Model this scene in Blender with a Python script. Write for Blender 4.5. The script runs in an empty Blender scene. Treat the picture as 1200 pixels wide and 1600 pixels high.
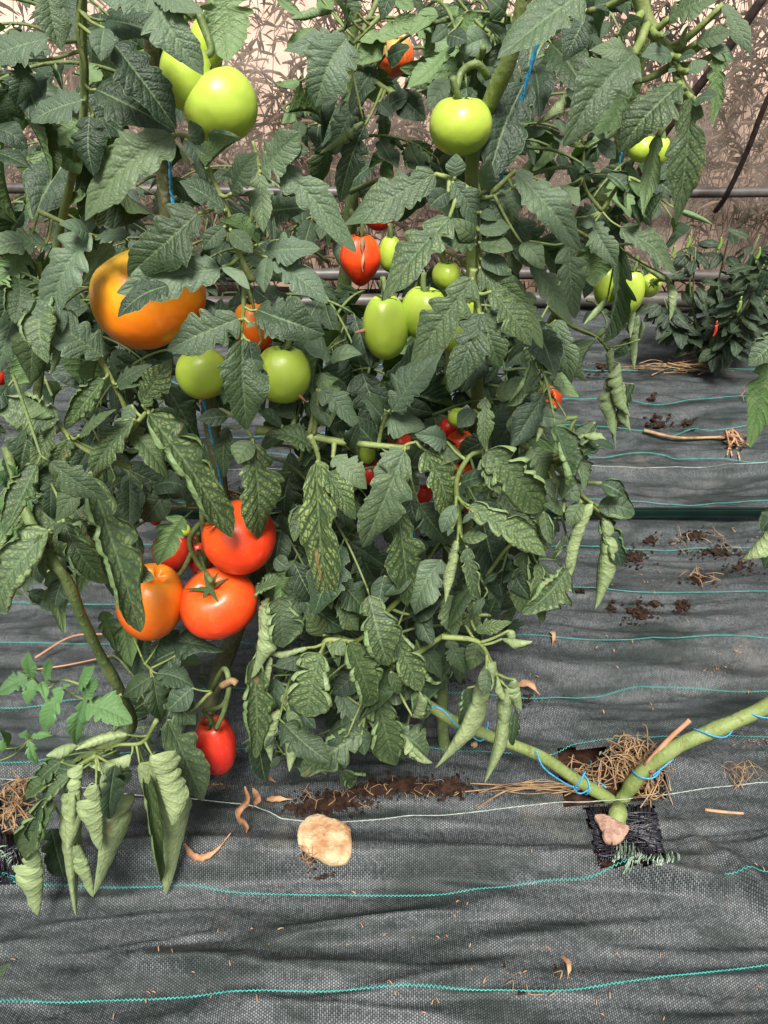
import bpy, math, random
import numpy as np
from mathutils import Vector, Matrix
R = math.radians
random.seed(7); RNG = np.random.default_rng(7)
scene = bpy.context.scene
COL = scene.collection

# ------------------------------------------------------------------ camera, sky, sun, exposure
PITCH = R(35.5); CAM_H = 1.0; F = 1155.0
cam_d = bpy.data.cameras.new('camera'); cam = bpy.data.objects.new('camera', cam_d); COL.objects.link(cam)
cam_d.sensor_fit = 'VERTICAL'; cam_d.sensor_height = 36.0; cam_d.lens = 36.0 * F / 1600.0
cam_d.clip_start = 0.02; cam_d.clip_end = 500
cam.location = (0, 0, CAM_H); cam.rotation_euler = (R(90) - PITCH, 0, 0)
scene.camera = cam
world = bpy.data.worlds.new("World"); scene.world = world; world.use_nodes = True
wn = world.node_tree; wn.nodes.clear()
SUN_EL, SUN_AZ = R(60), R(182)          # azimuth clockwise from +Y: behind the camera and to its right
sky = wn.nodes.new('ShaderNodeTexSky'); sky.sky_type = 'NISHITA'; sky.sun_disc = False
sky.sun_elevation = SUN_EL; sky.sun_rotation = SUN_AZ; sky.dust_density = 4.0; sky.air_density = 1.0; sky.ozone_density = 0.6
bgn = wn.nodes.new('ShaderNodeBackground'); bgn.inputs['Strength'].default_value = 0.058
wo = wn.nodes.new('ShaderNodeOutputWorld')
hs = wn.nodes.new('ShaderNodeHueSaturation'); hs.inputs['Saturation'].default_value = 0.35   # veiled sky
wn.links.new(sky.outputs[0], hs.inputs['Color']); wn.links.new(hs.outputs[0], bgn.inputs['Color']); wn.links.new(bgn.outputs[0], wo.inputs['Surface'])
sd = bpy.data.lights.new('sun', 'SUN'); sd.energy = 3.7; sd.angle = R(19); sd.color = (1.0, 0.96, 0.9)
so = bpy.data.objects.new('sun', sd); COL.objects.link(so)
sdir = Vector((math.sin(SUN_AZ) * math.cos(SUN_EL), math.cos(SUN_AZ) * math.cos(SUN_EL), math.sin(SUN_EL)))
so.rotation_euler = sdir.to_track_quat('Z', 'Y').to_euler(); so.location = sdir * 5
scene.view_settings.view_transform = 'Standard'; scene.view_settings.look = 'None'
scene.view_settings.exposure = 0.85; scene.view_settings.gamma = 1.0; scene.view_settings.use_curve_mapping = False
scene.cycles.max_bounces = 8; scene.cycles.transparent_max_bounces = 12; scene.cycles.caustics_reflective = False; scene.cycles.caustics_refractive = False

# ------------------------------------------------------------------ pixel <-> place
FWD = Vector((0, math.cos(PITCH), -math.sin(PITCH))); UPV = Vector((0, math.sin(PITCH), math.cos(PITCH))); CP = Vector((0, 0, CAM_H))
def ray(x, y): return Vector((1, 0, 0)) * ((x - 600) / F) + UPV * ((800 - y) / F) + FWD
def P(x, y, Y):
    d = ray(x, y); return CP + d * (Y / d.y)
def depth(p): return (p - CP).dot(FWD)
def proj(p):
    v = p - CP; dz = v.dot(FWD)
    if dz < 0.05: return (-9999, -9999)
    return (600 + F * v.x / dz, 800 - F * v.dot(UPV) / dz)

# ------------------------------------------------------------------ numpy noise
_T = RNG.random((256, 256))
def vnoise(x, y):
    xi = np.floor(x).astype(int); yi = np.floor(y).astype(int); fx = x - xi; fy = y - yi
    fx = fx * fx * (3 - 2 * fx); fy = fy * fy * (3 - 2 * fy)
    g = lambda a, b: _T[a % 256, b % 256]
    return (g(xi, yi) * (1 - fx) + g(xi + 1, yi) * fx) * (1 - fy) + (g(xi, yi + 1) * (1 - fx) + g(xi + 1, yi + 1) * fx) * fy - 0.5
def fbm(x, y, o=4):
    r = 0; a = 1.0
    for i in range(o):
        r = r + a * vnoise(x * 2 ** i + 17.3 * i, y * 2 ** i + 5.1 * i); a *= 0.5
    return r

# ------------------------------------------------------------------ node helper
class NT:
    def __init__(s, name):
        s.mat = bpy.data.materials.new(name); s.mat.use_nodes = True; s.t = s.mat.node_tree; s.t.nodes.clear()
        s.out = s.t.nodes.new('ShaderNodeOutputMaterial')
    def n(s, typ, **kw):
        nd = s.t.nodes.new(typ)
        for k, v in kw.items(): setattr(nd, k, v)
        return nd
    def put(s, sock, v):
        if hasattr(v, 'is_output'): s.t.links.new(v, sock)
        elif isinstance(v, (tuple, list)) and len(v) == 3 and sock.type == 'RGBA': sock.default_value = (*v, 1)
        else: sock.default_value = v
    def m(s, op, a, b=0.0, c=0.0):
        nd = s.n('ShaderNodeMath', operation=op); s.put(nd.inputs[0], a); s.put(nd.inputs[1], b)
        if op in ('MULTIPLY_ADD', 'SMOOTH_MIN', 'COMPARE', 'WRAP'): s.put(nd.inputs[2], c)
        return nd.outputs[0]
    def ss(s, v, lo, hi, a=0.0, b=1.0):
        nd = s.n('ShaderNodeMapRange', interpolation_type='SMOOTHSTEP'); s.put(nd.inputs[0], v)
        for i, q in enumerate((lo, hi, a, b)): s.put(nd.inputs[i + 1], q)
        return nd.outputs[0]
    def mix(s, f, a, b, mode='MIX'):
        nd = s.n('ShaderNodeMix', data_type='RGBA', blend_type=mode); s.put(nd.inputs[0], f); s.put(nd.inputs[6], a); s.put(nd.inputs[7], b)
        return nd.outputs[2]
    def noise(s, vec, scale, detail=3.0, rough=0.5, dist=0.0):
        nd = s.n('ShaderNodeTexNoise'); s.put(nd.inputs['Vector'], vec); s.put(nd.inputs['Scale'], scale); s.put(nd.inputs['Detail'], detail)
        s.put(nd.inputs['Roughness'], rough); s.put(nd.inputs['Distortion'], dist); return nd.outputs[0]
    def voro(s, vec, scale, feat='F1'):
        nd = s.n('ShaderNodeTexVoronoi', feature=feat); s.put(nd.inputs['Vector'], vec); s.put(nd.inputs['Scale'], scale); return nd.outputs['Distance']
    def xyz(s, vec):
        nd = s.n('ShaderNodeSeparateXYZ'); s.put(nd.inputs[0], vec); return nd.outputs
    def cxyz(s, x, y, z=0.0):
        nd = s.n('ShaderNodeCombineXYZ'); s.put(nd.inputs[0], x); s.put(nd.inputs[1], y); s.put(nd.inputs[2], z); return nd.outputs[0]
    def tc(s, k): return s.n('ShaderNodeTexCoord').outputs[k]
    def attr(s, k): return s.n('ShaderNodeAttribute', attribute_type='OBJECT', attribute_name=k).outputs['Fac']
    def bump(s, h, st, dist=0.001):
        nd = s.n('ShaderNodeBump'); s.put(nd.inputs['Height'], h); s.put(nd.inputs['Strength'], st); s.put(nd.inputs['Distance'], dist); return nd.outputs[0]
    def bsdf(s, col, rough=0.5, spec=0.5, normal=None, sss=0.0, coat=0.0, sssr=(0.01, 0.005, 0.003), coatr=0.1):
        p = s.n('ShaderNodeBsdfPrincipled'); s.put(p.inputs['Base Color'], col); s.put(p.inputs['Roughness'], rough)
        s.put(p.inputs['Specular IOR Level'], spec)
        if normal is not None: s.put(p.inputs['Normal'], normal)
        if sss: p.inputs['Subsurface Weight'].default_value = sss; p.inputs['Subsurface Radius'].default_value = sssr; p.inputs['Subsurface Scale'].default_value = 1.0
        if coat: p.inputs['Coat Weight'].default_value = coat; p.inputs['Coat Roughness'].default_value = coatr
        return p.outputs[0]
    def done(s, sh):
        s.t.links.new(sh, s.out.inputs['Surface']); return s.mat

# ------------------------------------------------------------------ materials
def mat_leaf(name, veins, dk=1.0):
    N = NT(name)
    uv = N.xyz(N.tc('UV')); u, v = uv[0], uv[1]
    a = N.m('ABSOLUTE', N.m('MULTIPLY_ADD', v, 2.0, -1.0))
    rnd = N.n('ShaderNodeObjectInfo').outputs['Random']
    chl, tone, young, pale = N.attr('chl'), N.attr('tone'), N.attr('young'), N.attr('pale')
    ob = N.tc('Object')
    wob = N.m('MULTIPLY', N.m('SUBTRACT', N.noise(N.tc('UV'), 4.0, 2.0), 0.5), 0.05)
    lat = N.m('ADD', N.m('SUBTRACT', u, N.m('MULTIPLY', a, 0.2)), wob)
    dist = N.m('DIVIDE', N.m('PINGPONG', N.m('MULTIPLY', lat, float(veins)), 0.5), 0.5)       # 0 on a vein
    latv = N.ss(dist, 0.04, 0.26, 1.0, 0.0)
    mid = N.ss(a, 0.012, 0.07, 1.0, 0.0)
    uvs = N.cxyz(N.m('MULTIPLY', u, 2.2), v, rnd)
    vd = N.voro(uvs, 11.0, 'DISTANCE_TO_EDGE')
    retic = N.ss(vd, 0.0, 0.13, 1.0, 0.0)
    vein = N.m('MAXIMUM', mid, N.m('MULTIPLY', latv, 0.8))
    n1 = N.noise(N.cxyz(N.m('MULTIPLY', u, 2.0), v, N.m('MULTIPLY', rnd, 30.0)), 3.0, 3.0)
    n2 = N.noise(N.cxyz(N.m('MULTIPLY', u, 2.0), v, N.m('MULTIPLY', rnd, 11.0)), 22.0, 3.0)
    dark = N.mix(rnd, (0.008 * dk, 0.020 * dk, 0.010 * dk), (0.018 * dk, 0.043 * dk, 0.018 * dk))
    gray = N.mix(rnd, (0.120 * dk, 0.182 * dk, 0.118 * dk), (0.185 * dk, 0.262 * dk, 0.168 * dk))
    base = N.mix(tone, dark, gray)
    base = N.mix(N.m('MULTIPLY', N.ss(n1, 0.35, 0.7), 0.4), base, N.mix(0.5, base, (0.12, 0.16, 0.10)))
    base = N.mix(young, base, N.mix(n1, (0.08, 0.20, 0.06), (0.15, 0.31, 0.10)))
    base = N.mix(N.m('MULTIPLY', chl, 0.45), base, (0.085, 0.125, 0.04))
    # pale mottling between the veins where the leaf is starved
    inter = N.m('MULTIPLY', N.ss(dist, 0.12, 0.6), N.ss(vd, 0.02, 0.22))
    edgew = N.m('MULTIPLY_ADD', a, 0.55, 0.35)
    cm = N.m('MULTIPLY', N.m('MULTIPLY', chl, inter), N.m('MULTIPLY', N.ss(n1, 0.26, 0.56), N.m('MINIMUM', N.m('MULTIPLY', edgew, 1.5), 1.0)))
    base = N.mix(N.m('MINIMUM', N.m('MULTIPLY', cm, 1.0), 0.9), base, N.mix(n2, (0.24, 0.34, 0.10), (0.34, 0.43, 0.14)))
    green_vein = N.mix(chl, N.mix(tone, (0.05, 0.09, 0.04), (0.17, 0.25, 0.13)), (0.03, 0.075, 0.025))
    base = N.mix(N.m('MULTIPLY', vein, 0.5), base, green_vein)
    base = N.mix(N.m('MULTIPLY', mid, 0.6), base, (0.18, 0.26, 0.12))
    base = N.mix(N.m('MULTIPLY', N.m('MULTIPLY', retic, N.m('SUBTRACT', 1.0, vein)), 0.22), base, N.mix(chl, (0.10, 0.17, 0.08), (0.03, 0.08, 0.025)))
    base = N.mix(N.m('MULTIPLY', N.ss(n2, 0.62, 0.75), 0.14), base, (0.30, 0.33, 0.24))     # dust
    base = N.mix(N.m('MULTIPLY', N.ss(a, 0.96, 0.99), 0.6), base, (0.20, 0.27, 0.13))       # thin pale margin
    hv = N.m('FRACT', N.m('MULTIPLY', rnd, 7.31)); hv2 = N.m('FRACT', N.m('MULTIPLY', rnd, 23.7))
    base = N.mix(N.m('MULTIPLY', N.ss(hv, 0.45, 1.0), 0.5), base, N.mix(tone, (0.035, 0.062, 0.016), (0.13, 0.18, 0.075)))
    base = N.mix(N.m('MULTIPLY', N.ss(hv2, 0.7, 1.0), 0.45), base, (0.030, 0.055, 0.036))
    # underside
    under = N.mix(tone, (0.10 * dk, 0.18 * dk, 0.06 * dk), (0.26 * dk, 0.35 * dk, 0.18 * dk))
    under = N.mix(N.m('MULTIPLY', pale, 0.8), under, N.mix(n1, (0.34, 0.44, 0.18), (0.60, 0.68, 0.36)))
    under = N.mix(N.m('MULTIPLY', N.m('MAXIMUM', vein, N.m('MULTIPLY', retic, 0.4)), 0.24), under, (0.10, 0.18, 0.06))
    under = N.mix(N.m('MULTIPLY', N.ss(n1, 0.4, 0.65), 0.45), under, (0.16, 0.23, 0.10))
    under = N.mix(N.m('MULTIPLY', N.ss(N.noise(N.tc('UV'), 7.0, 4.0), 0.6, 0.72), N.m('MULTIPLY', pale, 0.5)), under, (0.40, 0.34, 0.14))
    back = N.n('ShaderNodeNewGeometry').outputs['Backfacing']
    col = N.mix(back, base, under)
    brown = N.m('MULTIPLY', N.ss(N.noise(N.cxyz(u, v, N.m('MULTIPLY', rnd, 50.0)), 2.6, 4.0), 0.68, 0.74), chl)
    col = N.mix(N.m('MULTIPLY', brown, 0.7), col, (0.33, 0.2, 0.09))
    h = N.m('ADD', N.m('ADD', N.m('MULTIPLY', N.ss(vd, 0.0, 0.35), 0.55), N.m('MULTIPLY', N.ss(dist, 0.0, 0.5), 0.8)), N.m('MULTIPLY', n2, 0.15))
    nm = N.bump(h, 0.32, 0.0022)
    rough = N.m('MULTIPLY_ADD', n2, 0.20, 0.42)
    p = N.bsdf(col, rough, 0.40, nm)
    tr = N.n('ShaderNodeBsdfTranslucent'); N.put(tr.inputs[0], N.mix(chl, (0.09, 0.21, 0.02), (0.24, 0.34, 0.05))); N.put(tr.inputs['Normal'], nm)
    ms = N.n('ShaderNodeMixShader'); ms.inputs[0].default_value = 0.15
    N.t.links.new(p, ms.inputs[1]); N.t.links.new(tr.outputs[0], ms.inputs[2])
    return N.done(ms.outputs[0])
M = {}
M['leaf'] = mat_leaf('tomato_leaf', 9)
M['leaf_small'] = mat_leaf('tomato_leaf_small', 5)

def mat_stem(name, c1, c2, c3):
    N = NT(name); ob = N.tc('Object')
    n = N.noise(ob, 18.0, 4.0); n2 = N.noise(ob, 160.0, 2.0)
    sc = N.n('ShaderNodeMapping'); sc.inputs['Scale'].default_value = (220, 220, 30); N.put(sc.inputs[0], ob)
    st = N.noise(sc.outputs[0], 1.0, 2.0)
    col = N.mix(N.ss(n, 0.35, 0.65), c1, c2); col = N.mix(N.m('MULTIPLY', N.ss(st, 0.5, 0.7), 0.5), col, c3)
    col = N.mix(N.m('MULTIPLY', N.ss(n2, 0.6, 0.7), 0.3), col, (0.4, 0.4, 0.26))
    pt = N.ss(N.noise(ob, 46.0, 5.0, 0.7), 0.60, 0.70)
    col = N.mix(N.m('MULTIPLY', pt, 0.45), col, (0.13, 0.095, 0.045))
    return N.done(N.bsdf(col, 0.58, 0.35, N.bump(N.m('ADD', N.m('ADD', st, n2), pt), 0.6, 0.0016)))
M['stem'] = mat_stem('tomato_stem', (0.10, 0.155, 0.045), (0.17, 0.22, 0.08), (0.09, 0.1, 0.04))
M['stem_light'] = mat_stem('tomato_stem_light', (0.22, 0.28, 0.09), (0.16, 0.215, 0.06), (0.28, 0.29, 0.13))
M['stem_old'] = mat_stem('tomato_stem_woody', (0.085, 0.095, 0.04), (0.13, 0.135, 0.06), (0.06, 0.06, 0.03))
M['sepal'] = mat_stem('sepal_green', (0.045, 0.095, 0.025), (0.07, 0.12, 0.035), (0.03, 0.06, 0.02))

def mat_tomato(name, low, high, shoulder, sh_amt, streak=0.25):
    """low/high: flesh colours at the blossom end and towards the stalk; the object's own z runs from blossom to stalk."""
    N = NT(name); ob = N.tc('Object'); z = N.xyz(ob)[2]
    rnd = N.n('ShaderNodeObjectInfo').outputs['Random']
    off = N.n('ShaderNodeVectorMath', operation='ADD'); N.put(off.inputs[0], ob); N.put(off.inputs[1], N.cxyz(rnd, rnd, rnd))
    n = N.noise(off.outputs[0], 1.4, 2.0, 0.4, 0.2)
    mp = N.n('ShaderNodeMapping'); mp.inputs['Scale'].default_value = (3, 3, 0.5); N.put(mp.inputs[0], off.outputs[0])
    st = N.noise(mp.outputs[0], 2.0, 3.0)
    zz = N.m('ADD', N.m('MULTIPLY_ADD', z, 0.5, 0.5), N.m('MULTIPLY', N.m('SUBTRACT', n, 0.5), 0.55))
    col = N.mix(N.ss(zz, 0.15, 0.8), low, high)
    col = N.mix(N.m('MULTIPLY', N.ss(zz, 0.62, 1.0), sh_amt), col, shoulder)
    col = N.mix(N.m('MULTIPLY', N.ss(st, 0.5, 0.75), streak), col, shoulder)
    sp = N.voro(off.outputs[0], 24.0)
    col = N.mix(N.m('MULTIPLY', N.ss(sp, 0.04, 0.12, 1.0, 0.0), 0.4), col, (0.75, 0.62, 0.35))
    fn = N.noise(off.outputs[0], 30.0, 2.0)
    dust = N.ss(N.noise(off.outputs[0], 4.5, 5.0, 0.7), 0.5, 0.8)
    col = N.mix(N.m('MULTIPLY', dust, 0.08), col, (0.6, 0.5, 0.4))
    rough = N.m('MULTIPLY_ADD', dust, 0.2, 0.33)
    return N.done(N.bsdf(col, rough, 0.45, N.bump(N.m('MULTIPLY_ADD', n, 1.0, N.m('MULTIPLY', fn, 0.05)), 0.07, 0.06), sss=0.14, coat=0.12, coatr=0.28))
M['t_green'] = mat_tomato('unripe_tomato_skin', (0.36, 0.50, 0.05), (0.47, 0.61, 0.075), (0.26, 0.42, 0.05), 0.35, 0.12)
M['t_orange'] = mat_tomato('turning_tomato_skin', (0.93, 0.21, 0.006), (0.95, 0.42, 0.014), (0.95, 0.60, 0.07), 0.9, 0.12)  # yellow shoulder, raised further to paint light onto the dim upper side
M['t_orange_red'] = mat_tomato('orange_red_tomato_skin', (0.88, 0.13, 0.006), (0.90, 0.24, 0.012), (0.90, 0.34, 0.03), 0.6, 0.12)
M['t_red'] = mat_tomato('ripe_tomato_skin', (0.78, 0.035, 0.010), (0.84, 0.075, 0.010), (0.86, 0.17, 0.02), 0.4, 0.10)
M['t_deep'] = mat_tomato('deep_red_tomato_skin', (0.60, 0.018, 0.016), (0.66, 0.03, 0.016), (0.72, 0.10, 0.02), 0.3)
M['t_mixed'] = mat_tomato('half_ripe_tomato_skin', (0.70, 0.035, 0.012), (0.78, 0.13, 0.02), (0.72, 0.45, 0.10), 0.8, 0.45)
M['t_brown'] = mat_tomato('breaker_tomato_skin', (0.42, 0.22, 0.03), (0.27, 0.24, 0.04), (0.18, 0.22, 0.04), 0.6)

def mat_plain(name, c1, c2, rough=0.7, scale=40.0, spec=0.3, bump=0.4, bd=0.002):
    N = NT(name); ob = N.tc('Object'); n = N.noise(ob, scale, 5.0, 0.6)
    return N.done(N.bsdf(N.mix(N.ss(n, 0.3, 0.7), c1, c2), rough, spec, N.bump(n, bump, bd)))
M['dry'] = mat_plain('dry_leaf', (0.30, 0.14, 0.07), (0.52, 0.32, 0.18), 0.8, 60)
M['straw'] = mat_plain('straw', (0.17, 0.10, 0.055), (0.42, 0.28, 0.15), 0.75, 30)
M['tan'] = mat_plain('tan_twig', (0.42, 0.20, 0.11), (0.50, 0.27, 0.17), 0.7, 60)
M['soil'] = mat_plain('soil', (0.018, 0.009, 0.006), (0.075, 0.036, 0.022), 0.95, 55, 0.15, 0.9, 0.01)
M['crumb'] = mat_plain('soil_crumb', (0.010, 0.0065, 0.005), (0.055, 0.029, 0.018), 0.95, 90, 0.15, 0.8, 0.004)
M['bark'] = mat_plain('bark_bit', (0.20, 0.09, 0.05), (0.42, 0.24, 0.14), 0.85, 60)
M['stone'] = mat_plain('stone', (0.36, 0.18, 0.08), (0.62, 0.49, 0.30), 0.9, 42, 0.2, 1.0, 0.008)
M['clod'] = mat_plain('clod', (0.26, 0.15, 0.11), (0.46, 0.30, 0.23), 0.95, 70, 0.15, 1.0, 0.006)
M['thread_black'] = mat_plain('black_thread', (0.010, 0.010, 0.014), (0.035, 0.033, 0.045), 0.32, 80, 0.6)
M['thread_pale'] = mat_plain('pale_green_thread', (0.10, 0.18, 0.12), (0.42, 0.52, 0.40), 0.5, 90)
M['teal'] = mat_plain('teal_thread', (0.02, 0.22, 0.19), (0.05, 0.40, 0.34), 0.45, 120)
M['selvage'] = mat_plain('selvage_thread', (0.20, 0.25, 0.22), (0.40, 0.45, 0.39), 0.5, 90)
M['twine'] = mat_plain('blue_twine', (0.02, 0.22, 0.46), (0.06, 0.42, 0.68), 0.4, 300, 0.5)
M['rail'] = mat_plain('green_painted_metal', (0.001, 0.008, 0.006), (0.003, 0.016, 0.012), 0.35, 20, 0.5, 0.1)
M['pipe'] = mat_plain('weathered_pipe', (0.035, 0.03, 0.027), (0.12, 0.105, 0.095), 0.45, 9, 0.5, 0.2)
M['cable'] = mat_plain('black_cable', (0.018, 0.012, 0.010), (0.05, 0.035, 0.03), 0.5, 40)
M['weed'] = mat_plain('weed_leaf', (0.045, 0.045, 0.026), (0.12, 0.105, 0.068), 0.8, 14)
M['weed_dry'] = mat_plain('dry_weed', (0.12, 0.085, 0.055), (0.26, 0.19, 0.13), 0.8, 10)
M['weed_dark'] = mat_plain('dark_weed', (0.016, 0.018, 0.010), (0.05, 0.045, 0.028), 0.8, 10)
M['bank'] = mat_plain('sandy_bank', (0.48, 0.33, 0.26), (0.74, 0.57, 0.47), 0.95, 3.2, 0.1, 0.6, 0.03)
M['pepper'] = mat_leaf('pepper_leaf', 5, 0.42)
M['pepper_red'] = mat_plain('red_pepper', (0.5, 0.02, 0.01), (0.6, 0.05, 0.02), 0.25, 10, 0.6, 0.05)
M['pepper_green'] = mat_plain('green_pepper', (0.16, 0.30, 0.04), (0.25, 0.40, 0.07), 0.3, 10, 0.6, 0.05)

def mat_fabric():
    N = NT('woven_ground_cover'); ob = N.tc('Object'); c = N.xyz(ob); x, y = c[0], c[1]
    wob = N.m('MULTIPLY', N.m('SUBTRACT', N.noise(ob, 22.0, 2.0), 0.5), 0.0022)
    X = N.m('DIVIDE', N.m('ADD', x, wob), 0.0027); Yc = N.m('DIVIDE', N.m('ADD', y, wob), 0.0029)
    col_i = N.m('FLOOR', X)
    Ys = N.m('ADD', Yc, N.m('MULTIPLY', N.m('MODULO', col_i, 2.0), 0.5))
    fx = N.m('PINGPONG', X, 0.5); fy = N.m('PINGPONG', Ys, 0.5)           # 0 at tape edges
    tape = N.m('MULTIPLY', N.ss(fx, 0.03, 0.26), N.ss(fy, 0.02, 0.24))
    big = N.noise(ob, 3.2, 5.0, 0.6); mp = N.n('ShaderNodeMapping'); mp.inputs['Scale'].default_value = (0.55, 1.7, 1); N.put(mp.inputs[0], ob); mid = N.noise(mp.outputs[0], 9.0, 5.0, 0.65, 0.6); fine = N.noise(ob, 420.0, 2.0)
    cell = N.n('ShaderNodeTexWhiteNoise', noise_dimensions='2D'); N.put(cell.inputs['Vector'], N.cxyz(col_i, N.m('FLOOR', Ys)))
    light = N.mix(cell.outputs['Value'], (0.066, 0.075, 0.078), (0.168, 0.183, 0.190))
    light = N.mix(N.ss(mid, 0.42, 0.66), light, N.mix(cell.outputs['Value'], (0.012, 0.021, 0.018), (0.034, 0.048, 0.043)))  # dark stretched patches: sheen contrast of the wrinkles painted into the tape colour
    mp2 = N.n('ShaderNodeMapping'); mp2.inputs['Scale'].default_value = (1.0, 2.6, 1); N.put(mp2.inputs[0], ob)
    stk = N.ss(N.noise(mp2.outputs[0], 14.0, 7.0, 0.75, 1.2), 0.53, 0.66)
    light = N.mix(N.m('MULTIPLY', stk, 0.85), light, (0.014, 0.024, 0.020))  # ragged dark streaks: damp marks plus wrinkle shade put into the colour
    slit = N.ss(N.noise(N.cxyz(N.m('MULTIPLY', x, 380.0), N.m('MULTIPLY', y, 42.0)), 1.0, 3.0), 0.56, 0.66)
    light = N.mix(N.m('MULTIPLY', slit, 0.55), light, (0.012, 0.018, 0.018))
    colr = N.mix(tape, (0.004, 0.008, 0.008), light)
    # dried dust and soil wash with shapes of their own
    dmask = N.m('MULTIPLY', N.ss(N.noise(ob, 5.0, 6.0, 0.7, 0.5), 0.55, 0.72), 0.42)
    colr = N.mix(dmask, colr, N.mix(tape, (0.06, 0.052, 0.045), (0.30, 0.27, 0.225)))
    bmask = N.m('MULTIPLY', N.ss(N.noise(ob, 7.5, 6.0, 0.75, 0.3), 0.60, 0.78), N.ss(N.noise(ob, 160.0, 3.0), 0.42, 0.6))
    colr = N.mix(N.m('MULTIPLY', bmask, 0.55), colr, (0.16, 0.09, 0.06))
    nm = N.bump(N.m('ADD', tape, N.m('MULTIPLY', fine, 0.2)), 0.55, 0.0012)
    return N.done(N.bsdf(colr, N.m('MULTIPLY_ADD', mid, 0.25, 0.40), 0.5, nm))
M['fabric'] = mat_fabric()
def mat_film():
    N = NT('greenhouse_film'); ob = N.tc('Object')
    n = N.noise(ob, 1.6, 5.0, 0.6, 0.8); n2 = N.noise(ob, 9.0, 5.0, 0.7, 0.6)
    d = N.bsdf(N.mix(N.ss(N.m('ADD', N.xyz(ob)[2], N.m('MULTIPLY', n, .5)), .35, .75), (0.11, 0.088, 0.075), N.mix(n2, (0.36, 0.27, 0.22), (0.66, 0.53, 0.45))), 0.4, 0.4, N.bump(n, 0.5, 0.05))
    t = N.n('ShaderNodeBsdfTransparent'); t.inputs[0].default_value = (0.93, 0.9, 0.87, 1)
    ms = N.n('ShaderNodeMixShader'); N.put(ms.inputs[0], N.ss(N.m('ADD', N.m('MULTIPLY', n, 0.7), N.m('MULTIPLY', n2, 0.3)), 0.38, 0.68, 0.06, 0.46))
    N.t.links.new(t.outputs[0], ms.inputs[1]); N.t.links.new(d, ms.inputs[2])
    return N.done(ms.outputs[0])
M['film'] = mat_film()

# ------------------------------------------------------------------ object helpers
def mesh_from(name, verts, faces, mat, smooth=True, uvs=None):
    me = bpy.data.meshes.new(name); me.from_pydata([tuple(v) for v in verts], [], faces); me.materials.append(mat)
    if smooth: me.polygons.foreach_set('use_smooth', [True] * len(me.polygons))
    if uvs is not None:
        ul = me.uv_layers.new(name='UVMap'); idx = np.empty(len(me.loops), dtype=int); me.loops.foreach_get('vertex_index', idx)
        ul.data.foreach_set('uv', np.asarray(uvs, dtype=float)[idx].ravel())
    me.update(); return me
def link(name, me, parent=None, loc=None):
    o = bpy.data.objects.new(name, me); COL.objects.link(o)
    if parent is not None: o.parent = parent
    if loc is not None: o.location = loc
    return o
def tag(o, label=None, cat=None, group=None, kind=None):
    if label: o['label'] = label
    if cat: o['category'] = cat
    if group: o['group'] = group
    if kind: o['kind'] = kind
    return o
def empty(name, loc, label, cat, group=None):
    o = bpy.data.objects.new(name, None); o.empty_display_size = 0.02; COL.objects.link(o); o.location = loc
    return tag(o, label, cat, group)
def catmull(pts, n=6):
    pts = [Vector(p) for p in pts]
    if len(pts) < 3: 
        return [pts[0].lerp(pts[-1], i / n) for i in range(n + 1)]
    ext = [pts[0] * 2 - pts[1]] + pts + [pts[-1] * 2 - pts[-2]]; out = []
    for i in range(1, len(ext) - 2):
        a, b, c, d = ext[i - 1:i + 3]
        for k in range(n):
            t = k / n
            out.append(0.5 * ((2 * b) + (c - a) * t + (2 * a - 5 * b + 4 * c - d) * t * t + (3 * b - a - 3 * c + d) * t ** 3))
    out.append(pts[-1]); return out
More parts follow.
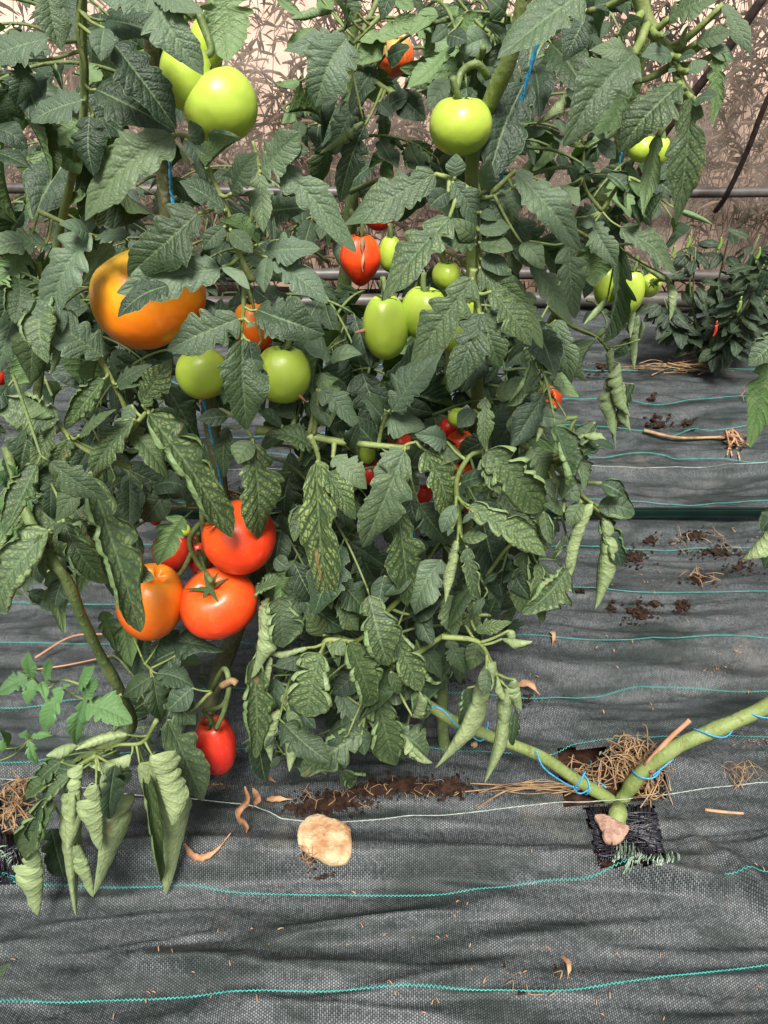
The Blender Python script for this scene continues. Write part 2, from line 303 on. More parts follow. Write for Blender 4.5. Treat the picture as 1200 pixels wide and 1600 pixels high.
class MB:
    def __init__(s): s.v = []; s.f = []
    def tube(s, pts, r0, r1=None, sides=7, n=6, smooth=True, prof=None):
        r1 = r0 if r1 is None else r1
        c = catmull(pts, n) if smooth else [Vector(p) for p in pts]
        b = len(s.v); m = len(c); up = None
        for i, p in enumerate(c):
            t = (c[min(i + 1, m - 1)] - c[max(i - 1, 0)]);
            t = t.normalized() if t.length > 1e-9 else Vector((0, 0, 1))
            if up is None: up = t.orthogonal().normalized()
            up = (up - t * up.dot(t)); up = up.normalized() if up.length > 1e-6 else t.orthogonal().normalized()
            sd_ = t.cross(up); r = r0 + (r1 - r0) * i / (m - 1)
            if prof: r *= prof(i / (m - 1))
            for k in range(sides):
                a = 2 * math.pi * k / sides; s.v.append(p + (up * math.cos(a) + sd_ * math.sin(a)) * r)
        for i in range(m - 1):
            for k in range(sides):
                k2 = (k + 1) % sides
                s.f.append((b + i * sides + k, b + i * sides + k2, b + (i + 1) * sides + k2, b + (i + 1) * sides + k))
        s.f.append(tuple(b + k for k in range(sides))[::-1]); s.f.append(tuple(b + (m - 1) * sides + k for k in range(sides)))
        return s
    def chunk(s, c, r, flat=0.7, rr=random):
        b = len(s.v); ph = (1 + 5 ** .5) / 2
        vs = [(-1, ph, 0), (1, ph, 0), (-1, -ph, 0), (1, -ph, 0), (0, -1, ph), (0, 1, ph), (0, -1, -ph), (0, 1, -ph), (ph, 0, -1), (ph, 0, 1), (-ph, 0, -1), (-ph, 0, 1)]
        fs = [(0, 11, 5), (0, 5, 1), (0, 1, 7), (0, 7, 10), (0, 10, 11), (1, 5, 9), (5, 11, 4), (11, 10, 2), (10, 7, 6), (7, 1, 8), (3, 9, 4), (3, 4, 2), (3, 2, 6), (3, 6, 8), (3, 8, 9), (4, 9, 5), (2, 4, 11), (6, 2, 10), (8, 6, 7), (9, 8, 1)]
        sx, sy = rr.uniform(.6, 1.5), rr.uniform(.6, 1.4); an = rr.uniform(0, 3.14); ca, sa = math.cos(an), math.sin(an)
        for q in vs:
            k = r * rr.uniform(.35, .68); x, y, z = q[0] * k * sx, q[1] * k * sy, q[2] * k * flat
            s.v.append(Vector((c[0] + x * ca - y * sa, c[1] + x * sa + y * ca, c[2] + z)))
        s.f += [tuple(b + i for i in f) for f in fs]
    def build(s, name, mat, parent=None, loc=Vector((0, 0, 0)), smooth=True):
        me = mesh_from(name, [v - loc for v in s.v], s.f, mat, smooth); o = link(name, me, parent)
        if parent is None: o.location = loc
        return o

# ------------------------------------------------------------------ ground: soil, three strips of woven ground cover
def H(x, y):
    x = np.asarray(x, float); y = np.asarray(y, float)
    wx = x + 0.10 * fbm(x * 2.1 + 3, y * 2.1 + 9, 2); wy = y + 0.05 * fbm(x * 1.7 + 31, y * 2.4 + 2, 3)
    far = np.clip((y - 0.9) / 0.8, 0, 1)
    h = (0.022 + 0.020 * np.clip((y - .55) / .3, 0, 1)) * fbm(wx * 2.0 + wy * 1.2, wy * 5.5 - wx * .6, 3) * (1 - 0.35 * far)
    h = h + 0.0150 * (1 - np.abs(2 * vnoise(wx * 2.2 + 11, wy * 15)) * 1.6) + 0.0085 * fbm(wx * 3 + 40, wy * 30, 3)
    h = h + 0.0045 * np.maximum(0, 1 - np.abs(2 * vnoise(wx * 3.0 + wy * 2 + 5, wy * 24 - wx * 2 + 2)) * 5.0)
    h = h + 0.0062 * (1 - np.abs(2 * vnoise(wx * 5.0 + 3, wy * 38 + 9)) * 1.6)
    yc = 0.525 - 0.035 * x + 0.014 * np.sin(x * 5.2 + 1) + 0.01 * vnoise(x * 7, x * 0 + 3)   # long fold where the cloth drops towards the viewer
    d = y - yc; h = h + 0.016 * (np.tanh(d / 0.006)) * 0.5 + 0.010 * np.exp(-((d - 0.02) / 0.02) ** 2)
    # short folds pulled towards the planting holes
    for cx, cy, ang, ln in ((0.50, 0.50, -0.9, 0.13), (0.36, 0.53, -0.25, 0.12), (0.60, 0.60, 0.35, 0.10), (-0.36, 0.56, 0.1, 0.14), (-0.02, 0.47, 0.16, 0.2), (0.23, 0.455, 0.12, 0.18),(0.05,0.40,0.2,0.16),(-0.2,0.42,-0.1,0.15)):
        ca, sa = math.cos(ang), math.sin(ang); u = (x - cx) * ca + (y - cy) * sa; v = -(x - cx) * sa + (y - cy) * ca
        h = h + 0.016 * np.exp(-(u / ln) ** 2) * np.exp(-(v / 0.012) ** 2)
    return h
def Hs(x, y): return float(H(np.array([x]), np.array([y]))[0])
def G(x, y, dz=0.0):
    """the place on the ground cover that shows at photograph pixel x, y"""
    z = 0.0
    for _ in range(4):
        d = ray(x, y); p = CP + d * ((z - CAM_H) / d.z); z = Hs(p.x, p.y)
    return Vector((p.x, p.y, z + dz))
def gline(pts): 
    q = [G(*p) for p in pts]; return q
def interp_y(pts):
    q = sorted([(G(*p).x, G(*p).y) for p in pts]); xs = [a for a, _ in q]; ys = [b for _, b in q]
    def f(x): 
        return np.interp(x, xs, ys)
    return f
seam1 = interp_y([(-60, 1215), (60, 1222), (170, 1238), (300, 1250), (400, 1262), (440, 1280), (500, 1286), (640, 1277), (800, 1262), (1000, 1247), (1180, 1224), (1260, 1220)])
seam2 = interp_y([(-100, 735), (300, 733), (860, 733), (1000, 731), (1200, 727), (1300, 726)])
HOLES = [[(912, 1262), (1022, 1258), (1040, 1340), (1010, 1352), (935, 1356), (925, 1310)], [(-40, 1288), (28, 1300), (44, 1372), (-40, 1385)],
         [(868, 1170), (1018, 1168), (1042, 1216), (1040, 1249), (880, 1262)]]
def inpoly(px, py, poly):
    r = np.zeros(np.shape(px), bool); n = len(poly); j = n - 1
    for i in range(n):
        xi, yi = poly[i]; xj, yj = poly[j]
        c = ((yi > py) != (yj > py)) & (px < (xj - xi) * (py - yi) / ((yj - yi) or 1e-9) + xi); r ^= c; j = i
    return r
def strip(name, xs, f0, f1, nrow, lift, holes=()):
    xs = np.asarray(xs); t = np.linspace(0, 1, nrow); y0 = f0(xs); y1 = f1(xs)
    Yg = y0[None, :] * (1 - t[:, None]) + y1[None, :] * t[:, None]; Xg = np.repeat(xs[None, :], nrow, 0)
    Z = H(Xg, Yg) + lift
    nc = len(xs); V = np.stack([Xg, Yg, Z], -1).reshape(-1, 3)
    ii = np.arange((nrow - 1) * nc).reshape(nrow - 1, nc)[:, :-1].ravel(); Fc = np.stack([ii, ii + 1, ii + nc + 1, ii + nc], 1)
    if holes:
        c = V[Fc].mean(1); px = np.empty(len(c)); dz = c[:, 1] * math.cos(PITCH) - (c[:, 2] - CAM_H) * math.sin(PITCH)
        px = 600 + F * c[:, 0] / dz; py = 800 - F * (c[:, 1] * math.sin(PITCH) + (c[:, 2] - CAM_H) * math.cos(PITCH)) / dz
        k = np.ones(len(c), bool)
        for hpoly in holes: k &= ~(inpoly(px, py, hpoly) & (dz > 0))
        Fc = Fc[k]
    me = bpy.data.meshes.new(name); me.from_pydata(V.tolist(), [], Fc.tolist()); me.materials.append(M['fabric'])
    me.polygons.foreach_set('use_smooth', [True] * len(me.polygons)); me.update()
    o = link(name, me); tag(o, kind='structure'); return o
xs_near = np.concatenate([np.arange(-2.5, -0.7, 0.03), np.arange(-0.7, 0.85, 0.004), np.arange(0.85, 2.6, 0.03)])
xs_mid = np.concatenate([np.arange(-2.6, -0.9, 0.03), np.arange(-0.9, 1.1, 0.006), np.arange(1.1, 2.6, 0.03)])
xs_far = np.arange(-2.8, 2.9, 0.010)
fab_a = strip('ground_cover_front', xs_near, lambda x: x * 0 - 0.9, lambda x: x * 0 + 0.26, 60, 0.004)
fab_b = strip('ground_cover_near', xs_near, lambda x: x * 0 + 0.26, seam1, 130, 0.004, HOLES)
fab_c = strip('ground_cover_middle', xs_mid, lambda x: seam1(x) - 0.06, lambda x: seam2(x), 190, -0.001, HOLES)
fab_d = strip('ground_cover_far', xs_far, lambda x: seam2(x) - 0.03, lambda x: x * 0 + 2.72, 130, -0.006)
# bare soil to the horizon
sm = MB()
n = 90; xs = np.sign(np.linspace(-1, 1, n)) * np.abs(np.linspace(-1, 1, n)) ** 4 * 150; ys = xs + 0.8
Xg, Yg = np.meshgrid(xs, ys); Z = -0.045 + 0.012 * fbm(Xg * 4, Yg * 4, 3)
V = np.stack([Xg, Yg, Z], -1).reshape(-1, 3); ii = np.arange((n - 1) * n).reshape(n - 1, n)[:, :-1].ravel()
me = mesh_from('soil_ground', V.tolist(), np.stack([ii, ii + 1, ii + n + 1, ii + n], 1).tolist(), M['soil']); tag(link('soil_ground', me), kind='structure')

# coloured marker threads woven into the cloth: thin zigzag ribbons that follow its folds
def thread(fabric, f, x0, x1, mat, w=0.0011, amp=0.0011, step=0.0026, lift=0.0052, name='marker_thread'):
    xs = np.arange(x0, x1, step); ys = f(xs) + amp * np.where(np.arange(len(xs)) % 2, 1, -1)
    v = []; fc = []
    zs = H(xs, ys) + lift
    dy = np.gradient(ys, xs); L = np.sqrt(1 + dy ** 2); nx, ny = -dy / L * w, 1 / L * w
    for i in range(len(xs)):
        v += [(xs[i] + nx[i], ys[i] + ny[i], zs[i]), (xs[i], ys[i], zs[i] + w * .9), (xs[i] - nx[i], ys[i] - ny[i], zs[i])]
        if i: b = 3 * i; fc += [(b - 3, b, b + 1, b - 2), (b - 2, b + 1, b + 2, b - 1)]
    return link(name, mesh_from(name, v, fc, mat), fabric)
def sm_interp(pts):
    q = sorted([(G(*p).x, G(*p).y) for p in pts]); xs = np.array([a for a, _ in q]); ys = np.array([b for _, b in q])
    gx = np.linspace(xs[0], xs[-1], 400); gy = np.interp(gx, xs, ys); k = np.hanning(41); k /= k.sum()
    gy2 = np.convolve(np.pad(gy, 20, mode='edge'), k, 'valid')
    return (lambda x: np.interp(x, gx, gy2)), xs[0], xs[-1]
LINES = [(fab_b, [(-60, 1566), (80, 1569), (300, 1560), (560, 1548), (680, 1540), (760, 1550), (870, 1552), (1000, 1533), (1260, 1496)], 0.0012),
 (fab_b, [(28, 1372), (110, 1386), (260, 1388), (310, 1383), (345, 1396), (420, 1400), (560, 1402), (680, 1402), (790, 1388), (850, 1373), (930, 1368), (968, 1350), (990, 1345)], 0.0010),
 (fab_b, [(1130, 1369), (1180, 1363), (1290, 1366)], 0.0010),
 (fab_c, [(-60, 1196), (60, 1194), (200, 1178), (330, 1172), (640, 1168), (720, 1178), (800, 1180)], 0.0010),
 (fab_c, [(850, 1186), (900, 1165), (940, 1158), (1030, 1154), (1120, 1152), (1290, 1156)], 0.0008),
 (fab_c, [(-60, 1106), (40, 1110), (200, 1088), (400, 1080), (640, 1084), (840, 1097), (940, 1090), (980, 1083), (1075, 1076), (1150, 1086), (1290, 1088)], 0.0011),
 (fab_c, [(-60, 1008), (100, 1008), (300, 1003), (480, 1008), (680, 1010), (780, 997), (820, 992), (900, 1002), (1000, 1003), (1060, 999), (1130, 992), (1200, 1001), (1290, 1002)], 0.0012),
 (fab_c, [(-60, 938), (150, 936), (400, 930), (700, 912), (860, 917), (950, 926), (1050, 931), (1160, 927), (1290, 926)], 0.0012),
 (fab_c, [(-60, 862), (200, 852), (500, 855), (840, 860), (900, 855), (990, 863), (1100, 858), (1290, 857)], 0.0012),
 (fab_c, [(-60, 800), (300, 790), (700, 790), (900, 784), (1000, 785), (1110, 792), (1160, 785), (1290, 780)], 0.0012),
 (fab_d, [(100, 706), (600, 716), (850, 720), (940, 718), (985, 708), (1060, 712), (1150, 718), (1290, 720)], 0.0014),
 (fab_d, [(100, 690), (600, 672), (840, 668), (960, 675), (1050, 682), (1120, 673), (1190, 664), (1290, 660)], 0.0014),
 (fab_d, [(60, 610), (170, 584), (400, 625), (880, 625), (1000, 632), (1060, 630), (1140, 618), (1200, 627), (1290, 640)], 0.0014),
 (fab_d, [(60, 560), (160, 545), (400, 566), (900, 580), (1000, 583), (1120, 578), (1290, 580)], 0.0014)]
for fo, pts, w in LINES:
    f, a, b = sm_interp(pts); thread(fo, f, a, b, M['teal'], w=w * 0.66)
thread(fab_b, lambda x: seam1(x) - 0.002, -1.0, 1.1, M['selvage'], w=0.0008, amp=0.0002, step=0.004, lift=0.006, name='selvage_edge')
thread(fab_c, lambda x: seam2(x) - 0.002, -1.3, 1.6, M['selvage'], w=0.0010, amp=0.0002, step=0.006, lift=0.001, name='selvage_edge')

# loose black threads in and around the cut planting holes
def fringe(fabric, seq, mat, ln, r, name, n, zlo=-0.01, zhi=0.012, spread=0.3):
    mb = MB(); rr = random.Random(len(seq) * 31 + n)
    for i in range(n):
        (x0, y0, dx, dy), (x1, y1, ex, ey) = seq; t = rr.random()
        x, y = x0 + (x1 - x0) * t + rr.uniform(-3, 3), y0 + (y1 - y0) * t + rr.uniform(-3, 3)
        ddx, ddy = dx + (ex - dx) * t + rr.uniform(-spread, spread), dy + (ey - dy) * t + rr.uniform(-spread, spread)
        L = ln * rr.uniform(.4, 1); a = G(x, y, 0.005); b = G(x + ddx * L, y + ddy * L, rr.uniform(zlo, zhi)); m = a.lerp(b, .5) + Vector((rr.uniform(-.002, .002), 0, rr.uniform(0, .006)))
        mb.tube([a, m, b], r * rr.uniform(.7, 1.2), r * .6, 3, 3)
    return tag(mb.build(name, mat, fabric), kind='stuff')
# the near hole: torn strips of black tape that hang in from every side, pale weft ends along the lower edge
fringe(fab_b, ((920, 1262, .3, 1), (1020, 1262, -.1, 1)), M['thread_black'], 62, 0.0012, 'frayed_threads', 90, -0.02, 0.004)
fringe(fab_b, ((1034, 1335, -1, -.3), (1024, 1275, -1, .1)), M['thread_black'], 78, 0.0013, 'frayed_threads', 110, -0.015, 0.006, .25)
fringe(fab_b, ((930, 1350, .5, -.6), (1030, 1345, -.4, -.8)), M['thread_black'], 50, 0.0012, 'frayed_threads', 90, -0.02, 0.004)
fringe(fab_b, ((918, 1268, .9, .3), (932, 1340, .9, -.1)), M['thread_black'], 62, 0.0012, 'frayed_threads', 70, -0.02, 0.004)
fringe(fab_b, ((955, 1350, .12, -1), (1000, 1345, -.12, -1)), M['thread_pale'], 32, 0.0010, 'frayed_threads', 34, 0.0, 0.010, .2)
fringe(fab_b, ((975, 1358, .5, -.8), (1062, 1350, -.3, -1)), M['thread_pale'], 17, 0.0009, 'frayed_threads', 55, 0.004, 0.012, .3)
fringe(fab_b, ((0, 1296, .2, 1), (34, 1330, -.8, .5)), M['thread_black'], 50, 0.0012, 'frayed_threads', 60, -0.01, 0.01)
fringe(fab_b, ((-30, 1375, .3, -1), (42, 1372, -.5, -1)), M['thread_black'], 55, 0.0012, 'frayed_threads', 90, -0.01, 0.01)
fringe(fab_b, ((-10, 1330, .9, 0), (36, 1372, .3, -.9)), M['thread_pale'], 20, 0.0009, 'frayed_threads', 30, 0.0, 0.012)
fringe(fab_b, ((0, 1356, 1, .1), (40, 1374, .8, .3)), M['teal'], 16, 0.0009, 'frayed_threads', 16, 0.0, 0.012)
fringe(fab_c, ((938, 1182, .5, -1), (962, 1180, .3, -1)), M['thread_pale'], 6, 0.0009, 'frayed_threads', 16, 0.002, 0.008)
fringe(fab_c, ((880, 1215, .2, -1), (945, 1195, -.1, -1)), M['teal'], 9, 0.0007, 'frayed_threads', 16, 0.002, 0.008)
fringe(fab_c, ((1018, 1170, -.9, .4), (1038, 1245, -.8, -.2)), M['thread_black'], 24, 0.0010, 'frayed_threads', 60, -0.01, 0.006)
# soil filling the two holes up to just under the cloth
def soil_patch(name, cx, cy, rx, ry):
    c = G(cx, cy); v = []; f = []; nr, na = 10, 28
    for i in range(nr + 1):
        for k in range(na):
            a = 2 * math.pi * k / na; r = i / nr; x = c.x + rx * r * math.cos(a); y = c.y + ry * r * math.sin(a)
            v.append((x, y, Hs(x, y) - 0.012 - 0.02 * r ** 3 + 0.006 * float(fbm(np.array([x * 60]), np.array([y * 60]), 2)[0])))
    for i in range(nr):
        for k in range(na): f.append((i * na + k, i * na + (k + 1) % na, (i + 1) * na + (k + 1) % na, (i + 1) * na + k))
    o = link(name, mesh_from(name, v, f, M['soil'])); tag(o, kind='structure')
soil_patch('soil_hole', 972, 1290, 0.11, 0.075); soil_patch('soil_hole', 950, 1215, 0.14, 0.05); soil_patch('soil_hole', -10, 1335, 0.09, 0.06)

# ------------------------------------------------------------------ greenhouse side: film, pipes, ropes; the bank and weeds outside it
gh = empty('greenhouse_wall', (0, 2.78, 0), 'wrinkled translucent plastic film wall of the greenhouse with weeds showing through', 'greenhouse wall')
xs = np.linspace(-3.6, 3.6, 220); zs = np.linspace(-0.02, 1.9, 70); Xg, Zg = np.meshgrid(xs, zs)
Yg = 0.03 * fbm(Xg * 1.1, Zg * 2.5, 3) + 0.012 * fbm(Xg * 5 + Zg * 4, Zg * 5 - Xg * 2, 3)
V = np.stack([Xg, Yg, Zg], -1).reshape(-1, 3); nc = 220; ii = np.arange(69 * nc).reshape(69, nc)[:, :-1].ravel()
link('film', mesh_from('film', V.tolist(), np.stack([ii, ii + 1, ii + nc + 1, ii + nc], 1).tolist(), M['film']), gh)
for z, r, y in ((0.42, 0.017, -0.06), (0.045, 0.026, -0.10), (0.125, 0.022, -0.05)):
    MB().tube([(x, y + 0.006 * math.sin(x * 3), z + 0.008 * math.sin(x * 1.7 + z * 9)) for x in np.linspace(-3.6, 3.6, 30)], r, r, 12, 2).build('pipe', M['pipe'], gh)
def rope(pts, r=0.008):
    mb = MB(); q = [P(x, y, Y) for x, y, Y in pts]; return mb.tube(q, r, r, 8, 5).build('support_rope', M['cable'], None, q[0])
tag(rope([(1198, -12, 2.3), (1140, 72, 2.33), (1088, 140, 2.37), (1040, 205, 2.4), (1003, 262, 2.45), (985, 300, 2.5)], 0.013), 'thick dark slanting rope in front of the film wall, passing behind the upper foliage', 'rope', 'dark ropes before the film')
tag(rope([(1230, 95, 2.5), (1195, 165, 2.52), (1168, 235, 2.55), (1135, 305, 2.6), (1118, 330, 2.66)], 0.009), 'thinner dark slanting rope near the film wall, ending above the horizontal pipe', 'rope', 'dark ropes before the film')
# bank outside
n = 60; xs = np.linspace(-7, 7, n); ts = np.linspace(0, 1, 40); Xg, T = np.meshgrid(xs, ts)
Yg = 3.0 + T * 5; Zg = -0.05 + 1.9 * (1 - np.exp(-T * 3.2)) + 0.10 * fbm(Xg * 1.2, T * 6, 3)
V = np.stack([Xg, Yg, Zg], -1).reshape(-1, 3); ii = np.arange(39 * n).reshape(39, n)[:, :-1].ravel()
tag(link('earth_bank', mesh_from('earth_bank', V.tolist(), np.stack([ii, ii + 1, ii + n + 1, ii + n], 1).tolist(), M['bank'])), kind='structure')
wr = random.Random(3)
def weeds(nst, nl, hmax, mat, seed, lw, label, y0=2.86, y1=3.3):
    wr = random.Random(seed); mb = MB()
    for k in range(nst):
        x = wr.uniform(-3.2, 3.2); y = wr.uniform(y0, y1); z0 = -0.02 + max(0, (y - 3.0)) * 0.9; hgt = wr.uniform(.25, hmax)
        a = Vector((x, y, z0)); lean = Vector((wr.gauss(0, .35), wr.uniform(-.1, .05), 1)).normalized(); tip = a + lean * hgt + Vector((wr.gauss(0, .10), -.02, -abs(wr.gauss(0, .05))))
        mid = a + lean * hgt * .55 + Vector((wr.gauss(0, .05), 0, .02)); mb.tube([a, mid, tip], wr.uniform(.0015, .004), 0.001, 3, 4)
        for _ in range(int(hgt * nl)):
            t = wr.uniform(.15, 1); p = (a.lerp(mid, t * 2) if t < .5 else mid.lerp(tip, t * 2 - 1)); d = Vector((wr.gauss(0, 1), wr.uniform(-.4, .4), wr.gauss(.1, .7))).normalized(); L = wr.uniform(.02, .09)
            s_ = d.cross(Vector((wr.uniform(-.7, .7), 1, wr.uniform(-.7, .7)))).normalized() * L * wr.uniform(.05, lw); b = len(mb.v); nn = d.cross(s_).normalized() * L * .12; dr = Vector((0, 0, -L * wr.uniform(0, .5)))
            mb.v += [p, p + d * L * .35 + s_, p + d * L * .7 + s_ * .8 + dr * .4, p + d * L + dr, p + d * L * .7 - s_ * .8 + dr * .4, p + d * L * .35 - s_, p + d * L * .5 + nn + dr * .2]
            mb.f += [(b + i_, b + (i_ + 1) % 6, b + 6) for i_ in range(6)]
    tag(mb.build('weeds', M[mat], None), label, kind='stuff')
weeds(380, 34, 1.25, 'weed', 3, .10, 'dark weeds growing outside behind the film')
weeds(420, 30, 1.1, 'weed_dry', 4, .10, 'dry brown weed stalks outside behind the film')
weeds(420, 34, 1.25, 'weed_dark', 5, .09, 'darker weeds further up the bank behind the film', 3.0, 3.6)

# green metal edging lying across the cloth
rl = P(600, 812, 1.42); ga = G(600, 820)
er = empty('edging_rail', (0, ga.y, 0), 'long low dark green metal edging rail lying across the ground cover', 'rail')
zr = max(Hs(x, ga.y) for x in np.linspace(-.8, .9, 30))
def boxm(x0, x1, y0, y1, z0, z1, name, mat, parent, bev=0.0015):
    import bmesh
    bm = bmesh.new(); bmesh.ops.create_cube(bm, size=1)
    for q in bm.verts: q.co = Vector(((x0 + x1) / 2 + q.co.x * (x1 - x0), (y0 + y1) / 2 + q.co.y * (y1 - y0), (z0 + z1) / 2 + q.co.z * (z1 - z0)))
    bmesh.ops.bevel(bm, geom=bm.edges[:], offset=bev, segments=2, affect='EDGES')
    me = bpy.data.meshes.new(name); bm.to_mesh(me); bm.free(); me.materials.append(mat); return link(name, me, parent)
boxm(-1.5, 1.9, -.0035, .0035, zr - .010, zr + .006, 'upright_flange', M['rail'], er)
boxm(-1.5, 1.9, .0045, .014, zr + .002, zr + .006, 'top_flange', M['rail'], er)
boxm(-1.5, 1.9, -.010, -.0045, zr - .008, zr - .004, 'foot_flange', M['rail'], er)

# ------------------------------------------------------------------ leaflet meshes
def leaf_mesh(seed, curl, lobed=True, hi=True):
    rr = np.random.default_rng(seed); nu, nv = (46, 14) if hi else (18, 8)
    nve = 9 if lobed else 5
    s = np.linspace(0, 1, nu + 1); t = np.linspace(-1, 1, nv + 1)
    prof = s ** 0.5 * (1 - s) ** (0.85 if lobed else 0.6); prof = prof / prof.max()
    if not lobed: prof = (np.sin(np.pi * s ** 0.8)) ** 0.75
    W = np.zeros((2, nu + 1))
    for sd_ in (0, 1):
        w = prof.copy()
        if lobed:
            p0 = rr.uniform(0, 1); fr = rr.uniform(5, 7); saw = ((s * fr + p0) % 1.0)
            dep = rr.uniform(.05, .14) + rr.uniform(.1, .4) * np.exp(-((s - rr.uniform(.2, .35)) / .15) ** 2)
            w = w * (1 + dep * (saw ** 0.8 - 0.6)) * (1 + 0.16 * np.sin(s * rr.uniform(7, 11) + rr.uniform(0, 6)))
            c = rr.uniform(.17, .27); w = w * (1 - rr.uniform(.1, .65) * np.exp(-((s - c) / .035) ** 2)) * (1 - rr.uniform(0, .35) * np.exp(-((s - c - rr.uniform(.16, .22)) / .03) ** 2))
        else:
            w = w * (1 + 0.06 * np.sin(s * 9 + rr.uniform(0, 6)))
        W[sd_] = np.maximum(w, 0.004)
    V = np.zeros((nu + 1, nv + 1, 3)); sick = rr.uniform(-.10, .10); arch = rr.uniform(.02, .24); tw = rr.uniform(-.9, .9); fold = rr.uniform(.1, .6); wv = rr.uniform(.03, .12); wf = rr.uniform(7, 15); asym = rr.uniform(-1.1, 1.1)
    ph = rr.uniform(0, 6.3, 6)
    curl_s = 1 + 0.20 * np.sin(s * rr.uniform(4, 9) + ph[0]) + 0.05 * np.sin(s * 22 + ph[1])
    curl_t = 1 + 0.20 * np.sin(s * rr.uniform(4, 9) + ph[2]) + 0.05 * np.sin(s * 20 + ph[3])
    for i in range(nu + 1):
        cols = {}
        for sgn, sd_, cs in ((-1, 0, curl_s[i]), (1, 1, curl_t[i])):
            w = W[sd_][i]; m = nv // 2; x = z = 0.0; K = 10
            pr = prof[i]
            for k in range(m + 1):
                a = k / m
                if k:
                    for q in range(K):
                        aa = (k - 1 + (q + .5) / K) / m
                        if curl == 'f': phi = (fold - (fold + .25) * aa * (0.5 + .5 * cs)) 
                        elif curl == 'c': phi = (0.45 - 1.25 * aa * cs)
                        elif curl == 'v': phi = 0.22 + 6.6 * cs * max(0, aa - .52) ** 1.2 * min(1, .25 + pr)
                        elif curl == 'u': phi = 0.15 + (3.1 + asym * sgn) * aa ** 1.3 * (1 + (cs - 1) * .8) * min(1, .55 + pr)
                        elif curl == 's': phi = 1.12 + 0.5 * aa * (cs - 1) * 3
                        x += math.cos(phi) * w / m / K; z += math.sin(phi) * w / m / K
                q = s[i] - 0.2 * a
                puck = abs(math.sin(math.pi * nve * q)) ** 0.7
                am = (0.034 if lobed else 0.03) * w * (min(1, a * 3)) * (1 - .5 * a)
                am *= .5 if curl == 'v' else (.22 if curl == 'u' else 1.0)
                pk = am * (puck - .5) * (1 + .6 * math.sin(7 * q + ph[4]))
                fr = wv * w * a * a * math.sin(s[i] * wf + ph[5] + sgn) if curl in 'fcb' else 0.05 * w * a * math.sin(s[i] * 13 + ph[5] + 2 * sgn)
                cols[(sgn, k)] = (sgn * x, z + pk + fr)
        for j in range(nv + 1):
            k = abs(j - nv // 2); sgn = -1 if j < nv // 2 else 1
            X, Z = cols[(sgn, k)] if k else (0, cols[(1, 0)][1] - 0.018 * prof[i])
            g = tw * (s[i] - .3); X, Z = X * math.cos(g) - Z * math.sin(g), X * math.sin(g) + Z * math.cos(g)
            V[i, j] = (X + sick * 2 * math.sin(math.pi * s[i]), s[i], Z + arch * 2.2 * math.sin(math.pi * s[i]))
    if curl == 'u':
        V[..., 2] -= V[..., 2].mean(axis=1, keepdims=True) * 0.5
    core = V[..., 0] - (sick * 2 * np.sin(np.pi * s))[:, None]
    wid = (core.max(axis=1) - core.min(axis=1)); sc = 1.0 / np.percentile(wid, 94)
    V[..., 0] *= sc; V[..., 2] *= sc
    if curl in 'v': V[..., 2] *= .8
    U = np.stack(np.broadcast_arrays(s[:, None], (t * .5 + .5)[None, :]), -1).reshape(-1, 2)
    ii = np.arange(nu * (nv + 1)).reshape(nu, nv + 1)[:, :-1].ravel(); Fc = np.stack([ii, ii + 1, ii + nv + 2, ii + nv + 1], 1)
    return mesh_from('leaflet_' + curl, V.reshape(-1, 3).tolist(), Fc.tolist(), M['leaf'] if lobed else M['leaf_small'], True, U)
LM = {}
for ci, (cu, nn_) in enumerate((('f', 16), ('c', 8), ('v', 9), ('u', 9), ('s', 5))):
    LM[cu] = [leaf_mesh(100 * ci + k, cu, True) for k in range(nn_)]
    LM[cu + '0'] = [leaf_mesh(1000 + 100 * ci + k, cu, False) for k in range(4)]
LMb = {}
def rnd_pick(l): return l[random.randrange(len(l))]

class Plant:
    def __init__(s, label, base, cat='tomato plant', name='tomato_plant', group=None):
        s.base = Vector(base); s.o = empty(name, s.base, label, cat, group); s.nl = 0
    def stem(s, pts, r0, r1, mat='stem', name='stem', parent=None, nodes=True):
        mb = MB(); q = [Vector(p) for p in pts]
        mb.tube(q, r0, r1, 10, 8, prof=(lambda t: 1 + .07 * math.sin(t * 37) + .05 * math.sin(t * 71)) if nodes else None)
        mb.v = [v - s.base for v in mb.v]
        return mb.build(name, M[mat], parent or s.o)
def set_leaf_attrs(o, style, rr=random):
    chl = 0.0; tone = rr.uniform(.0, .5); young = 0.0
    for ch in style[1:]:
        if ch.isdigit(): chl = int(ch) / 9.0
        elif ch == 'k': tone = rr.uniform(0.0, .15)  # dark green, deepened to put inner-foliage shade into the leaf colour
        elif ch == 'g': tone = rr.uniform(.35, .9)  # dusty grey-green, brightened to paint light onto the foremost leaves
        elif ch == 'y': young = 1.0
    o['chl'] = chl; o['tone'] = tone; o['young'] = young; o['pale'] = chl if style[0] == 'u' else (chl * .35 if style[0] == 'v' else 0.0)
    if style[0] == 'u': o['tone'] = max(tone, .5)
